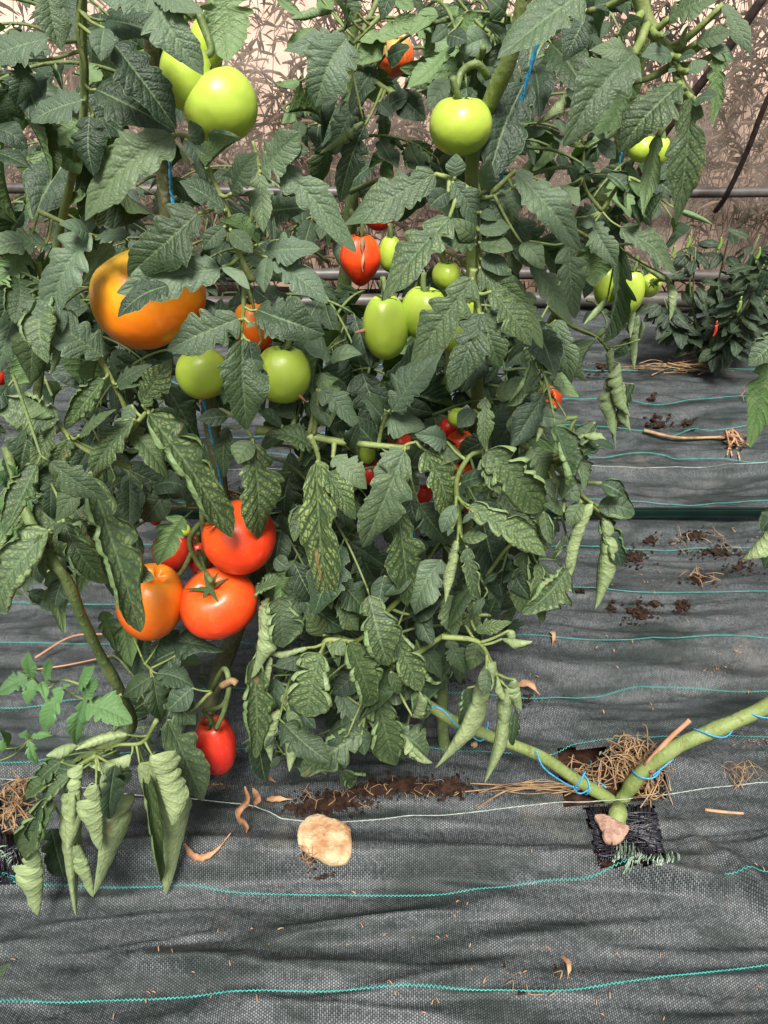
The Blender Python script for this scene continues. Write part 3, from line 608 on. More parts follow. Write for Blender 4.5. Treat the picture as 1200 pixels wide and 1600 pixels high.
def put_leaflet(plant, parent, base, tip, w, style, hint=None, roll=0.0, mesh=None, name='leaflet'):
    d = tip - base; L = d.length
    if L < 1e-4: return None
    y = d / L; tocam = (CP - base.lerp(tip, .5)).normalized()
    n = hint if hint is not None else (tocam * 0.75 + Vector((0, 0, 0.5)))
    c = style[0]
    small = L * F / depth(base) < 62
    small = small and 'y' not in style
    key = {'b': 'c', 'f': 'f', 'c': 'c', 'v': 'v', 'u': 'u', 's': 's'}[c] + ('0' if small else '')
    n = (n - y * n.dot(y)); n = n.normalized() if n.length > 1e-3 else y.orthogonal().normalized()
    if c in 'bu': n = -n
    n = Matrix.Rotation(roll, 3, y) @ n
    x = y.cross(n).normalized(); n = x.cross(y).normalized()
    if mesh is None: mesh = rnd_pick(LM[key])
    o = bpy.data.objects.new(name, mesh); COL.objects.link(o); o.parent = parent
    p = base - plant.base
    zs = (w * .75 + L * .12)
    mtx = Matrix(((x.x * w, y.x * L, n.x * zs, p.x), (x.y * w, y.y * L, n.y * zs, p.y), (x.z * w, y.z * L, n.z * zs, p.z), (0, 0, 0, 1)))
    o.matrix_basis = mtx
    set_leaf_attrs(o, style); plant.nl += 1
    return o
def compound(plant, rach, Y, rows, r=0.0022, mat='stem_light', jy=0.0):
    """one compound leaf: a rachis through photograph pixels, its leaflets given base, tip, width"""
    pts = [P(q[0], q[1], q[2] if len(q) > 2 else Y) for q in rach]
    r *= .85; mb = MB(); mb.tube(pts, r * 1.25, r * .7, 6, 6)
    curve = catmull(pts, 8); items = []
    for i, row in enumerate(rows):
        bx, by, tx, ty, w, st = row[:6]
        yb = Y - 0.004 - 0.0022 * i; yt = yb - random.uniform(0.0, 0.02)
        if len(row) > 6: yb += row[6]; yt += row[6]
        if len(row) > 7: yt = yb + row[7]
        b = P(bx, by, yb); t = P(tx, ty, yt); k = min(curve, key=lambda c: (c - b).length)
        if (k - b).length < 0.07:
            m = k.lerp(b, .5) + Vector((0, 0, -.002)); mb.tube([k, m, b], r * .75, r * .5, 5, 3)
        # midrib continues under the blade
        items.append((b, t, w * depth(b.lerp(t, .5)) / F, st))
    mb.v = [v - plant.base for v in mb.v]
    leaf = mb.build('leaf', M[mat], plant.o)
    for b, t, w, st in items:
        roll = random.uniform(-.35, .35) if st[0] in 'fcvb' else random.choice((-1, 1)) * random.choice((.25, .5, .8, 1.05, 1.2)) + random.uniform(-.15, .15)
        if st[0] == 'u': w *= .70
        elif st[0] == 'f': w *= .94
        put_leaflet(plant, leaf, b, t, w, st, roll=roll)
    return leaf

# ------------------------------------------------------------------ tomato plants and their stems
def Pp(*q): return [P(*a) for a in q]
gL = G(-8, 1290); gM = G(305, 1212); gR = G(962, 1283)
TG = 'tomato plants trained on blue twine'
pl_l = Plant('leftmost tomato plant, green stem rising from the torn hole at the cloth edge', gL, group=TG)
pl_m = Plant('tomato plant carrying the cluster of large red and orange fruit low down', gM, group=TG)
pl_r = Plant('tomato plant whose stump forks in two at the cut square hole', gR, group=TG)
pl_b = Plant('tomato plant standing behind the others, with split heart-shaped red fruit', (-0.05, 1.12, 0), group=TG)
pl_d = Plant('tomato plant with withered rolled leaves hanging over bare cloth and a bunch of green fruit', (0.33, 1.25, 0), group=TG)
pl_c = Plant('tomato plant in the dense middle, behind the light stalk with the hanging mottled leaves', G(700, 1180), group=TG)
pl_e = Plant('tomato plant mostly out of view, only curled leaves reaching in beside the path', (0.75, 0.95, 0), group=TG)

pl_l.stem([gL + Vector((0, 0, -.03)), gL + Vector((0, 0, .03))] + Pp((20, 1228, .70), (62, 1203, .70), (140, 1180, .68), (205, 1140, .64), (190, 1085, .60), (160, 1030, .58), (130, 968, .56), (105, 908, .55), (84, 878, .55), (40, 800, .58), (10, 700, .62)), .0078, .0046, 'stem')
pl_l.stem(Pp((40, 800, .58), (60, 600, .68), (90, 380, .70), (128, 200, .66), (130, 60, .64), (128, -60, .62)), .0045, .0026, 'stem')
pl_m.stem([gM + Vector((0, 0, -.03))] + Pp((318, 1150, .66), (338, 1065, .70), (372, 975, .72), (390, 900, .74), (352, 800, .74), (336, 700, .74), (325, 620, .74), (300, 520, .74), (265, 380, .74), (255, 270, .74), (240, 120, .70), (225, -60, .66)), .0130, .0055, 'stem_old')
pl_r.stem([gR + Vector((0.004, 0.004, -.04)), gR + Vector((0, 0, .01))] + Pp((964, 1258, .655), (948, 1246, .66), (900, 1218, .665), (842, 1180, .67), (760, 1148, .68), (690, 1115, .69), (640, 1060, .72), (690, 940, .80), (735, 800, .84), (745, 640, .80), (742, 480, .76), (738, 330, .74), (740, 230, .72), (770, 150, .70), (800, 80, .68), (830, -60, .66)), .0098, .0062, 'stem_light')
pl_r.stem(Pp((966, 1262, .655), (978, 1240, .66), (1005, 1205, .665), (1060, 1165, .67), (1130, 1135, .68), (1200, 1103, .69), (1300, 1050, .69), (1400, 960, .7)), .0112, .0104, 'stem_light')
pl_r.stem([gR + Vector((0.0, 0.0, -.03)), gR + Vector((0.001, 0.001, .012)), P(966, 1262, .655)], .0125, .0125, 'stem_light', name='stump')
pl_c.stem([pl_c.base + Vector((0, 0, -.03))] + Pp((690, 1100, .78), (700, 900, .86), (690, 700, .86), (700, 560, .84), (690, 420, .82)), .010, .005, 'stem')
for q, r_ in (((955, 1262, .645), .007), ((1020, 1206, .655), .006), ((664, 1102, .68), .006), ((742, 1164, .665), .006)):
    mb = MB(); mb.chunk(P(*q) - pl_r.base, r_, .8, random.Random(3)); mb.build('pruning_scar', M['straw'], pl_r.o, smooth=False)
pl_b.stem([pl_b.base + Vector((0, 0, -.03))] + Pp((520, 640, 1.1), (533, 490, 1.08), (545, 380, 1.05), (552, 250, 1.02), (548, 120, 1.0), (556, -60, .98)), .013, .006, 'stem')
pl_b.stem(Pp((590, 0, 1.0), (562, 62, .98), (555, 100, .96), (590, 130, .94), (622, 152, .92)), .003, .0045, 'stem', name='side_stem')
pl_d.stem([pl_d.base + Vector((0, 0, -.03))] + Pp((835, 620, 1.16), (850, 540, 1.1), (905, 420, 1.02), (935, 330, .98), (958, 270, .96), (972, 215, .94), (1000, 90, .90), (1010, -60, .88)), .012, .006, 'stem')
pl_d.stem(Pp((860, 480, 1.05), (895, 510, 1.0), (935, 528, .98), (953, 555, .97), (962, 610, .97)), .004, .002, 'stem', name='side_stem')
pl_e.stem([pl_e.base + Vector((0, 0, -.03)), Vector((.77, .95, .25)), Vector((.74, .9, .6)), Vector((.76, .85, 1.0))], .013, .008, 'stem')

# ------------------------------------------------------------------ the leaves one can make out, from the photograph
C = compound
# --- top left
C(pl_l, [(128, -30), (121, 55), (131, 100), (133, 150), (160, 205)], .62, [
 (125, 190, 70, 225, 45, 'b3', .05), (95, 232, 125, 272, 36, 'b4', .05), (40, 185, 80, 283, 24, 's3'),
 (-15, 200, 44, 232, 46, 'fk', .03), (-15, 235, 52, 266, 42, 'fk'), (35, 95, 24, 165, 46, 'fk'),
 (75, 60, -35, 104, 62, 'fg'), (75, -25, 96, 80, 58, 'fg'), (235, 14, 138, -16, 54, 'fg'), (165, 32, 268, 62, 66, 'fk', .03),
 (128, 157, 48, 190, 62, 'f'), (150, 140, 274, 206, 78, 'fk', .02), (140, 182, 147, 276, 56, 'ck'), (163, 44, 157, 95, 38, 'fg', -.01), (178, 68, 276, 202, 76, 'f')])
C(pl_m, [(235, -60), (245, -20), (300, 30)], .58, [
 (238, -12, 318, 118, 82, 'fg'), (240, -12, 318, 22, 52, 'fg'), (340, -25, 356, 96, 76, 'b3', .12)])
C(pl_m, [(395, 440), (375, 400), (362, 350), (346, 310), (325, 262), (318, 228)], .60, [
 (315, 225, 296, 188, 25, 'fg'), (288, 217, 318, 264, 31, 'fg'), (350, 328, 280, 283, 48, 'fg'), (362, 302, 402, 238, 50, 'fg'),
 (322, 262, 378, 216, 26, 's'), (402, 382, 340, 345, 22, 's'),
 (310, 333, 200, 432, 88, 'f'), (344, 420, 182, 458, 78, 'fg'), (348, 416, 390, 452, 23, 'fg'), (262, 446, 184, 496, 46, 'fk', -.03),
 (350, 355, 318, 390, 30, 'fk'), (360, 360, 395, 395, 34, 'fk')], r=.0030)
C(pl_m, [(318, 228), (290, 212), (268, 211)], .60, [(270, 211, 133, 345, 80, 'fg2')], r=.002)
# stalks up from the middle: the pair of leaves left of centre
C(pl_m, [(382, 400), (395, 330), (402, 280), (405, 262), (395, 220)], .61, [
 (418, 330, 492, 322, 56, 'fk', .03), (410, 262, 345, 275, 44, 'fk', .02), (408, 268, 470, 206, 66, 'fg'), (440, 255, 482, 232, 34, 'f'), (436, 258, 557, 395, 56, 'fg2'), (407, 274, 412, 363, 42, 'fg4'),
 (415, 393, 500, 388, 52, 'fg'), (425, 404, 512, 474, 54, 'fg'), (418, 402, 413, 457, 31, 'fg')])
C(pl_m, [(382, 440), (380, 490), (376, 530)], .575, [
 (373, 498, 260, 548, 66, 'fg2'), (402, 484, 508, 522, 74, 'fk'), (398, 505, 385, 512, 12, 'fg'), (378, 530, 386, 672, 76, 'fk'), (390, 533, 412, 645, 44, 'fk')])
# --- left side
C(pl_l, [(60, 330), (140, 366), (160, 368)], .64, [
 (70, 315, 108, 356, 30, 'fg', .1), (125, 295, 108, 322, 26, 'b5', .1), (72, 382, -20, 396, 54, 'f3'), (40, 385, -10, 442, 46, 'b3'),
 (150, 370, 204, 366, 30, 'fg'), (140, 366, 92, 350, 40, 'fg'), (142, 366, 80, 503, 70, 'fg')])
C(pl_l, [(60, 410), (68, 465)], .64, [(62, 470, 48, 600, 64, 'ck2'), (50, 405, -8, 520, 56, 'fk'), (30, 470, -5, 590, 40, 'fg', .02)])
C(pl_l, [(148, 545), (175, 595), (196, 640), (198, 690)], .62, [
 (88, 490, 78, 585, 16, 'ug', .03), (160, 556, 42, 470, 72, 'fg'), (155, 560, 150, 610, 22, 'sk', .02), (182, 600, 238, 570, 36, 'f2'), (185, 604, 230, 600, 26, 'f2'), (162, 592, 101, 672, 42, 'v5'), (200, 640, 190, 590, 28, 'fk', .02)], r=.003)
C(pl_l, [(205, 730), (140, 706), (108, 682), (86, 657), (60, 640)], .59, [
 (50, 650, 30, 762, 64, 'fk', .05), (90, 655, -20, 628, 66, 'v4'), (82, 650, 35, 612, 44, 'uk'), (124, 680, 182, 640, 40, 'f4'), (82, 662, 46, 739, 34, 'f7'), (108, 686, 84, 751, 32, 'f7'), (70, 680, 55, 700, 30, 'fk', .02)], r=.003)
C(pl_m, [(150, 745), (190, 690), (222, 652), (232, 640)], .585, [
 (222, 632, 269, 560, 50, 'f7'), (208, 655, 142, 746, 44, 'f8'), (198, 668, 264, 752, 50, 'f6', .02), (240, 640, 326, 760, 66, 'fk', .03), (232, 646, 362, 840, 60, 'v6'), (205, 632, 198, 668, 26, 'fg', .02)], r=.003)
C(pl_l, [(60, 870), (85, 830), (120, 770), (142, 738)], .56, [
 (80, 755, 78, 808, 34, 'fk', .03), (132, 748, 88, 815, 38, 'f5'), (100, 818, 168, 912, 46, 'v2'), (76, 828, -2, 958, 66, 'v6'), (60, 850, 20, 900, 50, 'vk', .01), (62, 835, 72, 905, 18, 'f6'),
 (85, 838, 105, 815, 22, 'fg'), (143, 745, 220, 988, 60, 'v5'), (195, 885, 242, 905, 36, 'f4', .006), (80, 890, 100, 990, 34, 'b4', .02), (72, 870, 40, 830, 34, 'fk', .02), (100, 900, 85, 950, 32, 'fk', .03)], r=.003)
# bright young shoots at the left edge
C(pl_l, [(-30, 850), (10, 780), (45, 760), (60, 740)], .60, [
 (10, 760, -12, 735, 20, 'fy'), (22, 755, 28, 728, 12, 'fy'), (35, 765, 60, 742, 11, 'fy'), (40, 775, 62, 775, 10, 'fy'), (30, 770, 15, 800, 14, 'fy'), (45, 772, 50, 800, 10, 'fy'), (15, 775, -8, 800, 18, 'fy'), (5, 850, 30, 825, 26, 'fy'), (0, 860, 22, 872, 26, 'fy'), (-5, 840, 10, 810, 22, 'fy'), (28, 748, 12, 725, 10, 'fy')], r=.0015)
C(pl_l, [(150, 1080), (100, 1062), (75, 1075), (50, 1060), (35, 1058)], .53, [
 (42, 1058, -8, 1086, 36, 'fy'), (50, 1060, 44, 1018, 25, 'fy'), (52, 1062, 42, 1101, 23, 'fy'), (70, 1062, 78, 1030, 20, 'fy'), (65, 1066, 72, 1093, 17, 'fy')], r=.0015)
C(pl_l, [(190, 1085), (160, 1100), (130, 1092), (100, 1078)], .52, [
 (120, 1080, 148, 1040, 30, 'fy'), (130, 1092, 150, 1058, 28, 'fy'), (100, 1076, 70, 1144, 36, 'fy'), (132, 1094, 118, 1163, 32, 'fy'), (137, 1100, 207, 1130, 54, 'fgy'), (98, 1075, 110, 1072, 15, 'fy')], r=.0016)
C(pl_l, [(80, 1145), (48, 1155), (20, 1180), (-20, 1195)], .60, [
 (48, 1152, 28, 1148, 16, 'fy'), (50, 1150, 82, 1150, 15, 'fy'), (45, 1157, 58, 1195, 17, 'fy'), (15, 1165, 0, 1140, 18, 'fy'), (10, 1170, -10, 1160, 20, 'fy'), (25, 1175, 26, 1168, 8, 'fy')], r=.0015)
C(pl_m, [(230, 1110), (238, 1055), (225, 1035)], .585, [
 (300, 1008, 235, 1040, 54, 'fk', .03), (250, 1000, 350, 1018, 54, 'ck', .04), (205, 1050, 235, 985, 50, 'fk', .05), (245, 1052, 304, 1075, 44, 'fk'), (236, 1058, 192, 1088, 40, 'fk'), (240, 1058, 252, 1128, 43, 'fk'), (195, 962, 206, 1042, 30, 'b2', .04), (160, 955, 183, 1018, 24, 'bk', .04)])
C(pl_m, [(330, 1080), (300, 1110), (275, 1120)], .57, [(255, 1090, 306, 1132, 52, 'f2'), (262, 1125, 317, 1252, 64, 'f4'), (300, 1075, 262, 1110, 44, 'fk')])
# --- lower left: leaves rolled into tubes
C(pl_l, [(245, 1125), (222, 1160), (180, 1165), (140, 1190)], .52, [
 (205, 1205, 160, 1232, 50, 'fk', .03), (200, 1148, 117, 1172, 24, 'u8'), (205, 1180, 138, 1196, 20, 'u7'), (120, 1165, 72, 1180, 26, 'u4'), (218, 1192, 258, 1399, 34, 'u8'), (238, 1180, 268, 1290, 46, 'u8'), (228, 1200, 252, 1380, 20, 'v5', .01)], r=.0025)
C(pl_l, [(150, 1180), (118, 1200), (98, 1222), (80, 1250)], .50, [
 (95, 1190, 60, 1230, 34, 'vk'), (80, 1295, 100, 1372, 40, 'ck', .02), (90, 1215, 40, 1250, 34, 'v3'), (160, 1200, 180, 1290, 36, 'fk', .03), (128, 1195, 132, 1285, 30, 'u7'), (108, 1212, 70, 1262, 30, 'v3'), (78, 1245, 40, 1345, 44, 'v3'), (58, 1330, 60, 1430, 34, 'u7'), (122, 1320, 146, 1402, 26, 'u6'), (160, 1210, 146, 1400, 36, 'u8'), (116, 1245, 119, 1432, 44, 'u8'), (150, 1225, 158, 1330, 26, 'u7'), (98, 1240, 104, 1330, 30, 'u6', .01), (66, 1262, 56, 1330, 26, 'vk', .01), (180, 1195, 172, 1280, 34, 'fk', .02)], r=.0025)
# --- top centre
C(pl_b, [(600, 20), (560, 60), (545, 80)], .80, [
 (568, 190, 500, 240, 20, 'u5'), (488, 143, 440, 193, 32, 'b2', .06), (468, 127, 430, 130, 20, 'b2'), (470, 190, 466, 218, 24, 'fk'), (430, -8, 473, 26, 16, 'b2'), (522, 18, 454, 30, 20, 'ug', .04), (490, 45, 448, 74, 26, 'b5', .03), (535, -12, 545, 44, 24, 's3'), (520, -8, 535, 52, 24, 's3'), (500, -6, 520, 15, 30, 'bk', .04),
 (545, 62, 443, 80, 40, 'fg'), (540, 62, 493, 168, 84, 'fg')])
C(pl_b, [(622, 152), (590, 130), (556, 97), (560, 60), (600, 55)], .84, [
 (562, 62, 686, 24, 36, 'b3'), (600, 60, 555, 98, 38, 'b2'), (605, 90, 640, 75, 40, 'ck', -.03), (725, 108, 624, 106, 44, 'b3'), (718, 80, 727, 118, 28, 'bk', .02), (582, 140, 537, 158, 28, 'b2', .02), (592, 160, 615, 182, 22, 'fk'), (618, 145, 664, 188, 50, 'fk'), (600, 172, 640, 150, 34, 'fk'), (570, 196, 531, 317, 42, 'fk'), (700, 122, 668, 170, 38, 'fg'), (640, 120, 668, 138, 28, 'fg')], r=.003)
C(pl_r, [(790, 30), (770, 50), (745, 35), (700, -20)], .78, [
 (615, -15, 596, 32, 28, 'fk'), (716, 45, 745, 20, 24, 'bk'), (765, 60, 718, 78, 44, 'fg'), (760, 35, 790, 70, 24, 'v2'), (750, 105, 770, 140, 30, 'fk'), (700, 55, 730, 65, 36, 'fk'), (800, 150, 755, 130, 30, 'fk'), (772, 178, 797, 248, 42, 'fk'), (790, 20, 760, -5, 40, 'fk')])
C(pl_r, [(1000, -40), (940, -20), (905, -8)], .55, [(910, -12, 777, 92, 80, 'fg2')], r=.003)
# --- hero leaf in the centre and its small leaflets down the green stalk
C(pl_r, [(745, 500), (748, 430), (748, 380), (742, 320), (736, 300), (706, 280), (680, 272)], .62, [
 (680, 271, 536, 352, 72, 'f3'), (711, 276, 713, 240, 34, 'fg'), (708, 285, 747, 358, 46, 'fg2'), (758, 297, 765, 249, 33, 'fg'), (748, 318, 820, 300, 30, 'fg', .01), (785, 302, 784, 366, 28, 'fg2'), (752, 332, 776, 345, 22, 'fg'), (742, 382, 670, 368, 42, 'f4'), (742, 372, 704, 342, 34, 'f4'),
 (748, 360, 800, 352, 36, 'fg'), (750, 380, 802, 390, 40, 'fg3'), (702, 340, 598, 470, 70, 'f4'), (752, 405, 800, 430, 36, 'fg2'), (750, 420, 820, 470, 50, 'f4'), (700, 300, 670, 325, 34, 'fk', .02)], r=.0032)
C(pl_r, [(740, 420), (738, 440), (748, 485), (752, 500)], .575, [
 (738, 435, 642, 572, 66, 'f3'), (768, 455, 830, 540, 58, 'f5'), (755, 490, 782, 575, 56, 'f4'), (750, 490, 704, 612, 62, 'f4')], r=.0032)
C(pl_r, [(770, 300), (800, 272), (808, 268)], .60, [(806, 268, 908, 392, 62, 'fg2'), (806, 295, 800, 340, 32, 'fg'), (815, 380, 850, 420, 36, 'fg3')])
C(pl_r, [(770, 380), (800, 375), (845, 380)], .62, [(800, 335, 808, 430, 44, 'fg2'), (795, 360, 840, 350, 34, 'fg'), (830, 408, 894, 508, 40, 'fg3'), (890, 378, 898, 498, 48, 'fg2', .03), (800, 385, 846, 415, 36, 'f3'), (795, 430, 848, 545, 44, 'fg5')])
# --- top right
C(pl_d, [(992, -30), (1010, 30), (1030, 62), (1050, 85), (1062, 125), (1080, 152)], .55, [
 (990, 5, 928, 10, 48, 'fk', .03), (918, 18, 880, 97, 52, 'fk', .04), (985, 130, 930, 212, 50, 'bk', .02), (1045, 28, 1126, -6, 60, 'fg2'), (1130, 6, 1174, 86, 32, 'fg'), (1070, 68, 1080, 34, 24, 'fg'), (1088, 66, 1144, 50, 34, 'fg2'), (1102, 66, 1147, 96, 26, 'fg2'), (1122, 82, 1113, 197, 26, 'b3'), (1050, 88, 1002, 88, 38, 'fg'), (1055, 106, 1045, 114, 12, 'fg'), (1035, 55, 1046, 52, 12, 'fg'),
 (1062, 90, 1088, 84, 20, 'fg'), (1074, 112, 1106, 96, 28, 'fg'), (990, 82, 922, 78, 38, 'fg2'), (992, 84, 879, 230, 88, 'fg2'), (1062, 132, 966, 238, 70, 'f3'), (1085, 156, 1120, 150, 38, 'fg'), (1080, 152, 1056, 352, 62, 'f4'), (1028, 212, 1005, 337, 28, 'b3', .02), (965, 55, 1005, 30, 30, 'fk', .02)], r=.0045)
C(pl_d, [(940, 330), (913, 290), (912, 230)], .80, [
 (900, 128, 833, 197, 24, 'u5'), (852, 204, 811, 214, 20, 'fg'), (870, 184, 880, 208, 20, 'fg'), (866, 208, 880, 226, 14, 'fg'), (872, 218, 832, 267, 24, 'b3'), (935, 222, 962, 248, 28, 'fg'), (945, 215, 925, 205, 16, 'fg'), (910, 228, 890, 218, 10, 'f6'), (915, 228, 930, 220, 8, 'f6'), (905, 292, 870, 322, 28, 'ug'), (880, 290, 905, 322, 30, 'fg'), (930, 262, 905, 270, 34, 'fk')])
C(pl_d, [(940, 330), (970, 285), (985, 278), (1010, 290)], .84, [
 (950, 272, 980, 300, 28, 'vk'), (985, 282, 980, 326, 15, 'sk'), (1020, 278, 1052, 304, 34, 'fk'), (1055, 260, 1025, 280, 24, 'fk'), (1062, 330, 1114, 351, 14, 'uk'), (1010, 340, 1035, 300, 24, 'vk'), (1000, 350, 985, 320, 20, 'vk'), (970, 355, 1064, 442, 50, 'f3'), (925, 350, 965, 415, 42, 'fg3'), (900, 340, 875, 360, 28, 'fg'), (912, 345, 930, 352, 24, 'fg')])
C(pl_d, [(900, 360), (940, 380), (965, 385)], .84, [(925, 375, 930, 448, 52, 'b4', .04), (968, 385, 942, 536, 30, 'sg'), (950, 462, 912, 507, 14, 'ug4'), (1040, 430, 1046, 501, 14, 'ug3'), (900, 365, 880, 400, 44, 'fk', .03), (975, 440, 960, 475, 24, 'fg', .02)])
C(pl_d, [(890, 508), (935, 528), (953, 555), (962, 600)], .96, [
 (975, 475, 958, 530, 16, 'fk', .05), (932, 530, 918, 597, 28, 'sg2'), (992, 475, 985, 528, 15, 'ug4'), (998, 493, 991, 577, 15, 'ug4'), (956, 545, 955, 590, 14, 'ug2'), (985, 530, 960, 560, 20, 'vk', .02), (955, 588, 960, 680, 19, 'ug3'), (968, 568, 984, 650, 32, 'ug4'), (990, 600, 968, 660, 18, 'vk'), (975, 600, 986, 675, 15, 'ug3'), (1000, 530, 1003, 500, 12, 'ug4'), (965, 640, 962, 700, 12, 'uk', .01)])
C(pl_r, [(800, 500), (840, 500), (860, 520)], .80, [(850, 505, 825, 600, 44, 'fg5'), (868, 500, 893, 600, 48, 'fg4'), (840, 570, 905, 620, 34, 'b2', .02), (800, 520, 830, 590, 40, 'fk', .03), (830, 560, 800, 600, 36, 'b5', .04), (880, 430, 868, 480, 40, 'fk', .05)])
# --- right spray with rolled pale leaves
C(pl_r, [(800, 615), (815, 690), (860, 722), (885, 745), (905, 770), (922, 788), (935, 800)], .66, [
 (775, 618, 832, 604, 38, 'fg3'), (822, 645, 884, 658, 30, 'fg'), (850, 650, 838, 690, 14, 'u5'), (800, 650, 815, 690, 34, 'fg3'), (830, 700, 855, 750, 44, 'fg3'), (930, 660, 884, 702, 28, 'v2'), (912, 680, 948, 690, 20, 'u7', -.01), (935, 695, 900, 715, 30, 'vk'), (890, 710, 885, 740, 20, 'fk'),
 (905, 705, 912, 766, 24, 'v4'), (868, 745, 906, 782, 34, 'fg3'), (900, 710, 888, 742, 22, 'fg3'), (862, 748, 842, 800, 34, 'v5'), (868, 745, 862, 800, 22, 'u5'), (908, 785, 888, 822, 28, 'f5'), (935, 790, 992, 802, 46, 'v4'), (940, 755, 975, 775, 30, 'vk'), (926, 787, 888, 910, 30, 'u7'), (940, 810, 972, 885, 32, 'vk', .01), (945, 812, 930, 952, 42, 'u6'), (960, 700, 925, 690, 18, 'fk'), (880, 800, 850, 790, 26, 'f4')], r=.0042)
C(pl_e, [(1250, 500), (1225, 530), (1200, 560)], .70, [(1232, 515, 1170, 572, 44, 'v2'), (1205, 555, 1172, 700, 48, 'bk'), (1235, 580, 1195, 640, 40, 'fk', .01)])
C(pl_e, [(1260, 780), (1230, 800), (1205, 815)], .66, [(1212, 812, 1160, 874, 32, 'u7'), (1225, 820, 1195, 890, 40, 'fk', .01), (1215, 800, 1190, 830, 30, 'vk')])
C(pl_e, [(-60, 1600), (-30, 1560), (-10, 1530)], .34, [(-22, 1555, 16, 1506, 32, 'f3')], r=.002)
# --- centre below the green fruit
C(pl_r, [(590, 700), (600, 655), (612, 638)], .64, [
 (612, 640, 658, 528, 54, 'fk', .02), (614, 642, 698, 540, 60, 'fg'), (600, 640, 576, 622, 36, 'fk'), (596, 652, 664, 668, 56, 'fg', .02), (620, 690, 560, 610, 30, 'fk', .03)])
C(pl_r, [(400, 672), (475, 680), (530, 690), (600, 697), (640, 700)], .63, [
 (515, 556, 474, 540, 46, 'fg', .02), (517, 560, 565, 554, 40, 'fg', .01), (497, 608, 512, 665, 36, 'fk', .01), (500, 608, 563, 670, 42, 'fg'), (460, 620, 420, 640, 60, 'fk', .03), (488, 700, 412, 680, 54, 'f4'), (440, 665, 400, 640, 30, 'fk'), (520, 715, 573, 764, 52, 'fg2'), (470, 720, 500, 700, 40, 'fk', .02), (545, 700, 560, 660, 30, 'fk', .02), (590, 700, 530, 640, 40, 'fk', .04)], r=.0045)
C(pl_r, [(484, 680), (495, 705), (500, 730)], .60, [(496, 722, 556, 812, 42, 'f8'), (494, 722, 518, 952, 62, 'f9')], r=.003)
C(pl_m, [(345, 640), (372, 655), (395, 685)], .62, [(356, 650, 308, 655, 30, 'fk'), (355, 668, 350, 746, 40, 'fk', .02), (392, 690, 372, 725, 44, 'f4'), (396, 692, 404, 842, 68, 'f7')])
C(pl_r, [(640, 740), (632, 700), (650, 690)], .61, [
 (640, 775, 660, 830, 44, 'fk', .04), (628, 702, 590, 760, 50, 'fg2'), (632, 705, 566, 855, 70, 'fg3'), (622, 800, 637, 948, 68, 'f5', .01), (668, 705, 722, 712, 42, 'f3', .01), (665, 704, 700, 812, 60, 'f7'), (655, 790, 700, 850, 46, 'fk', .03)])
C(pl_r, [(720, 850), (716, 800), (714, 750), (735, 712), (758, 700), (760, 640)], .59, [
 (698, 690, 648, 678, 40, 'fg', .02), (740, 640, 715, 668, 36, 'fg', .02), (758, 622, 757, 702, 28, 'f5'), (720, 755, 770, 745, 34, 'fk', .01), (760, 704, 842, 800, 60, 'v8'), (755, 715, 782, 772, 28, 'f7'), (712, 790, 690, 832, 26, 'fg'), (722, 840, 762, 838, 24, 'f5'), (733, 790, 853, 868, 48, 'v8'), (715, 845, 696, 942, 24, 'u8'), (730, 855, 750, 938, 28, 'v8'), (706, 826, 700, 838, 12, 'fg'), (740, 800, 722, 818, 10, 'fg')], r=.0030)
C(pl_r, [(760, 900), (800, 850), (830, 860)], .62, [
 (795, 800, 852, 872, 34, 'v5'), (820, 862, 812, 957, 34, 'v6'), (840, 880, 846, 974, 30, 'v7'), (790, 870, 780, 930, 36, 'fk', .02), (770, 880, 775, 960, 40, 'fg', .03), (832, 840, 862, 860, 26, 'fk', .02), (850, 800, 862, 850, 22, 'v4')])
C(pl_r, [(640, 920), (600, 960), (560, 1000), (520, 990)], .62, [
 (690, 875, 648, 960, 64, 'fg1'), (640, 890, 600, 930, 36, 'fk'), (600, 900, 590, 950, 34, 'fk'), (530, 905, 575, 962, 54, 'fk'), (460, 880, 490, 940, 50, 'fk', .02), (430, 872, 452, 888, 28, 'fk'), (470, 935, 540, 985, 50, 'fk', .01), (530, 935, 560, 985, 46, 'f4'), (505, 992, 480, 958, 36, 'f8'), (560, 1020, 580, 1080, 40, 'fk', .02), (640, 960, 690, 940, 40, 'fk', .03)], r=.0035)
C(pl_r, [(600, 960), (597, 985)], .59, [(598, 982, 602, 1070, 36, 'f7'), (606, 972, 658, 1080, 46, 'v8'), (575, 985, 585, 1020, 24, 'fk', .02)])
C(pl_r, [(560, 1005), (512, 1000), (505, 1015), (500, 1040)], .57, [
 (435, 935, 442, 1012, 58, 'v7'), (420, 935, 405, 1000, 24, 'u7'), (400, 925, 445, 908, 34, 'v4'), (480, 1012, 412, 1018, 15, 'u7'), (475, 1020, 430, 1042, 40, 'fk', .01), (515, 1010, 545, 1020, 28, 'f7'), (545, 1003, 582, 1102, 54, 'v7'), (500, 1020, 478, 1120, 70, 'v8'), (478, 1082, 452, 1206, 44, 'u7'), (440, 1110, 424, 1190, 30, 'u6')], r=.0032)
C(pl_m, [(420, 960), (410, 980), (405, 1010)], .56, [(412, 950, 392, 1060, 26, 'u7'), (395, 1030, 400, 1185, 44, 'v6'), (425, 1030, 415, 1090, 14, 'u7'), (430, 1060, 420, 1150, 60, 'fg', .03), (400, 1130, 415, 1222, 46, 'fk', .02)])
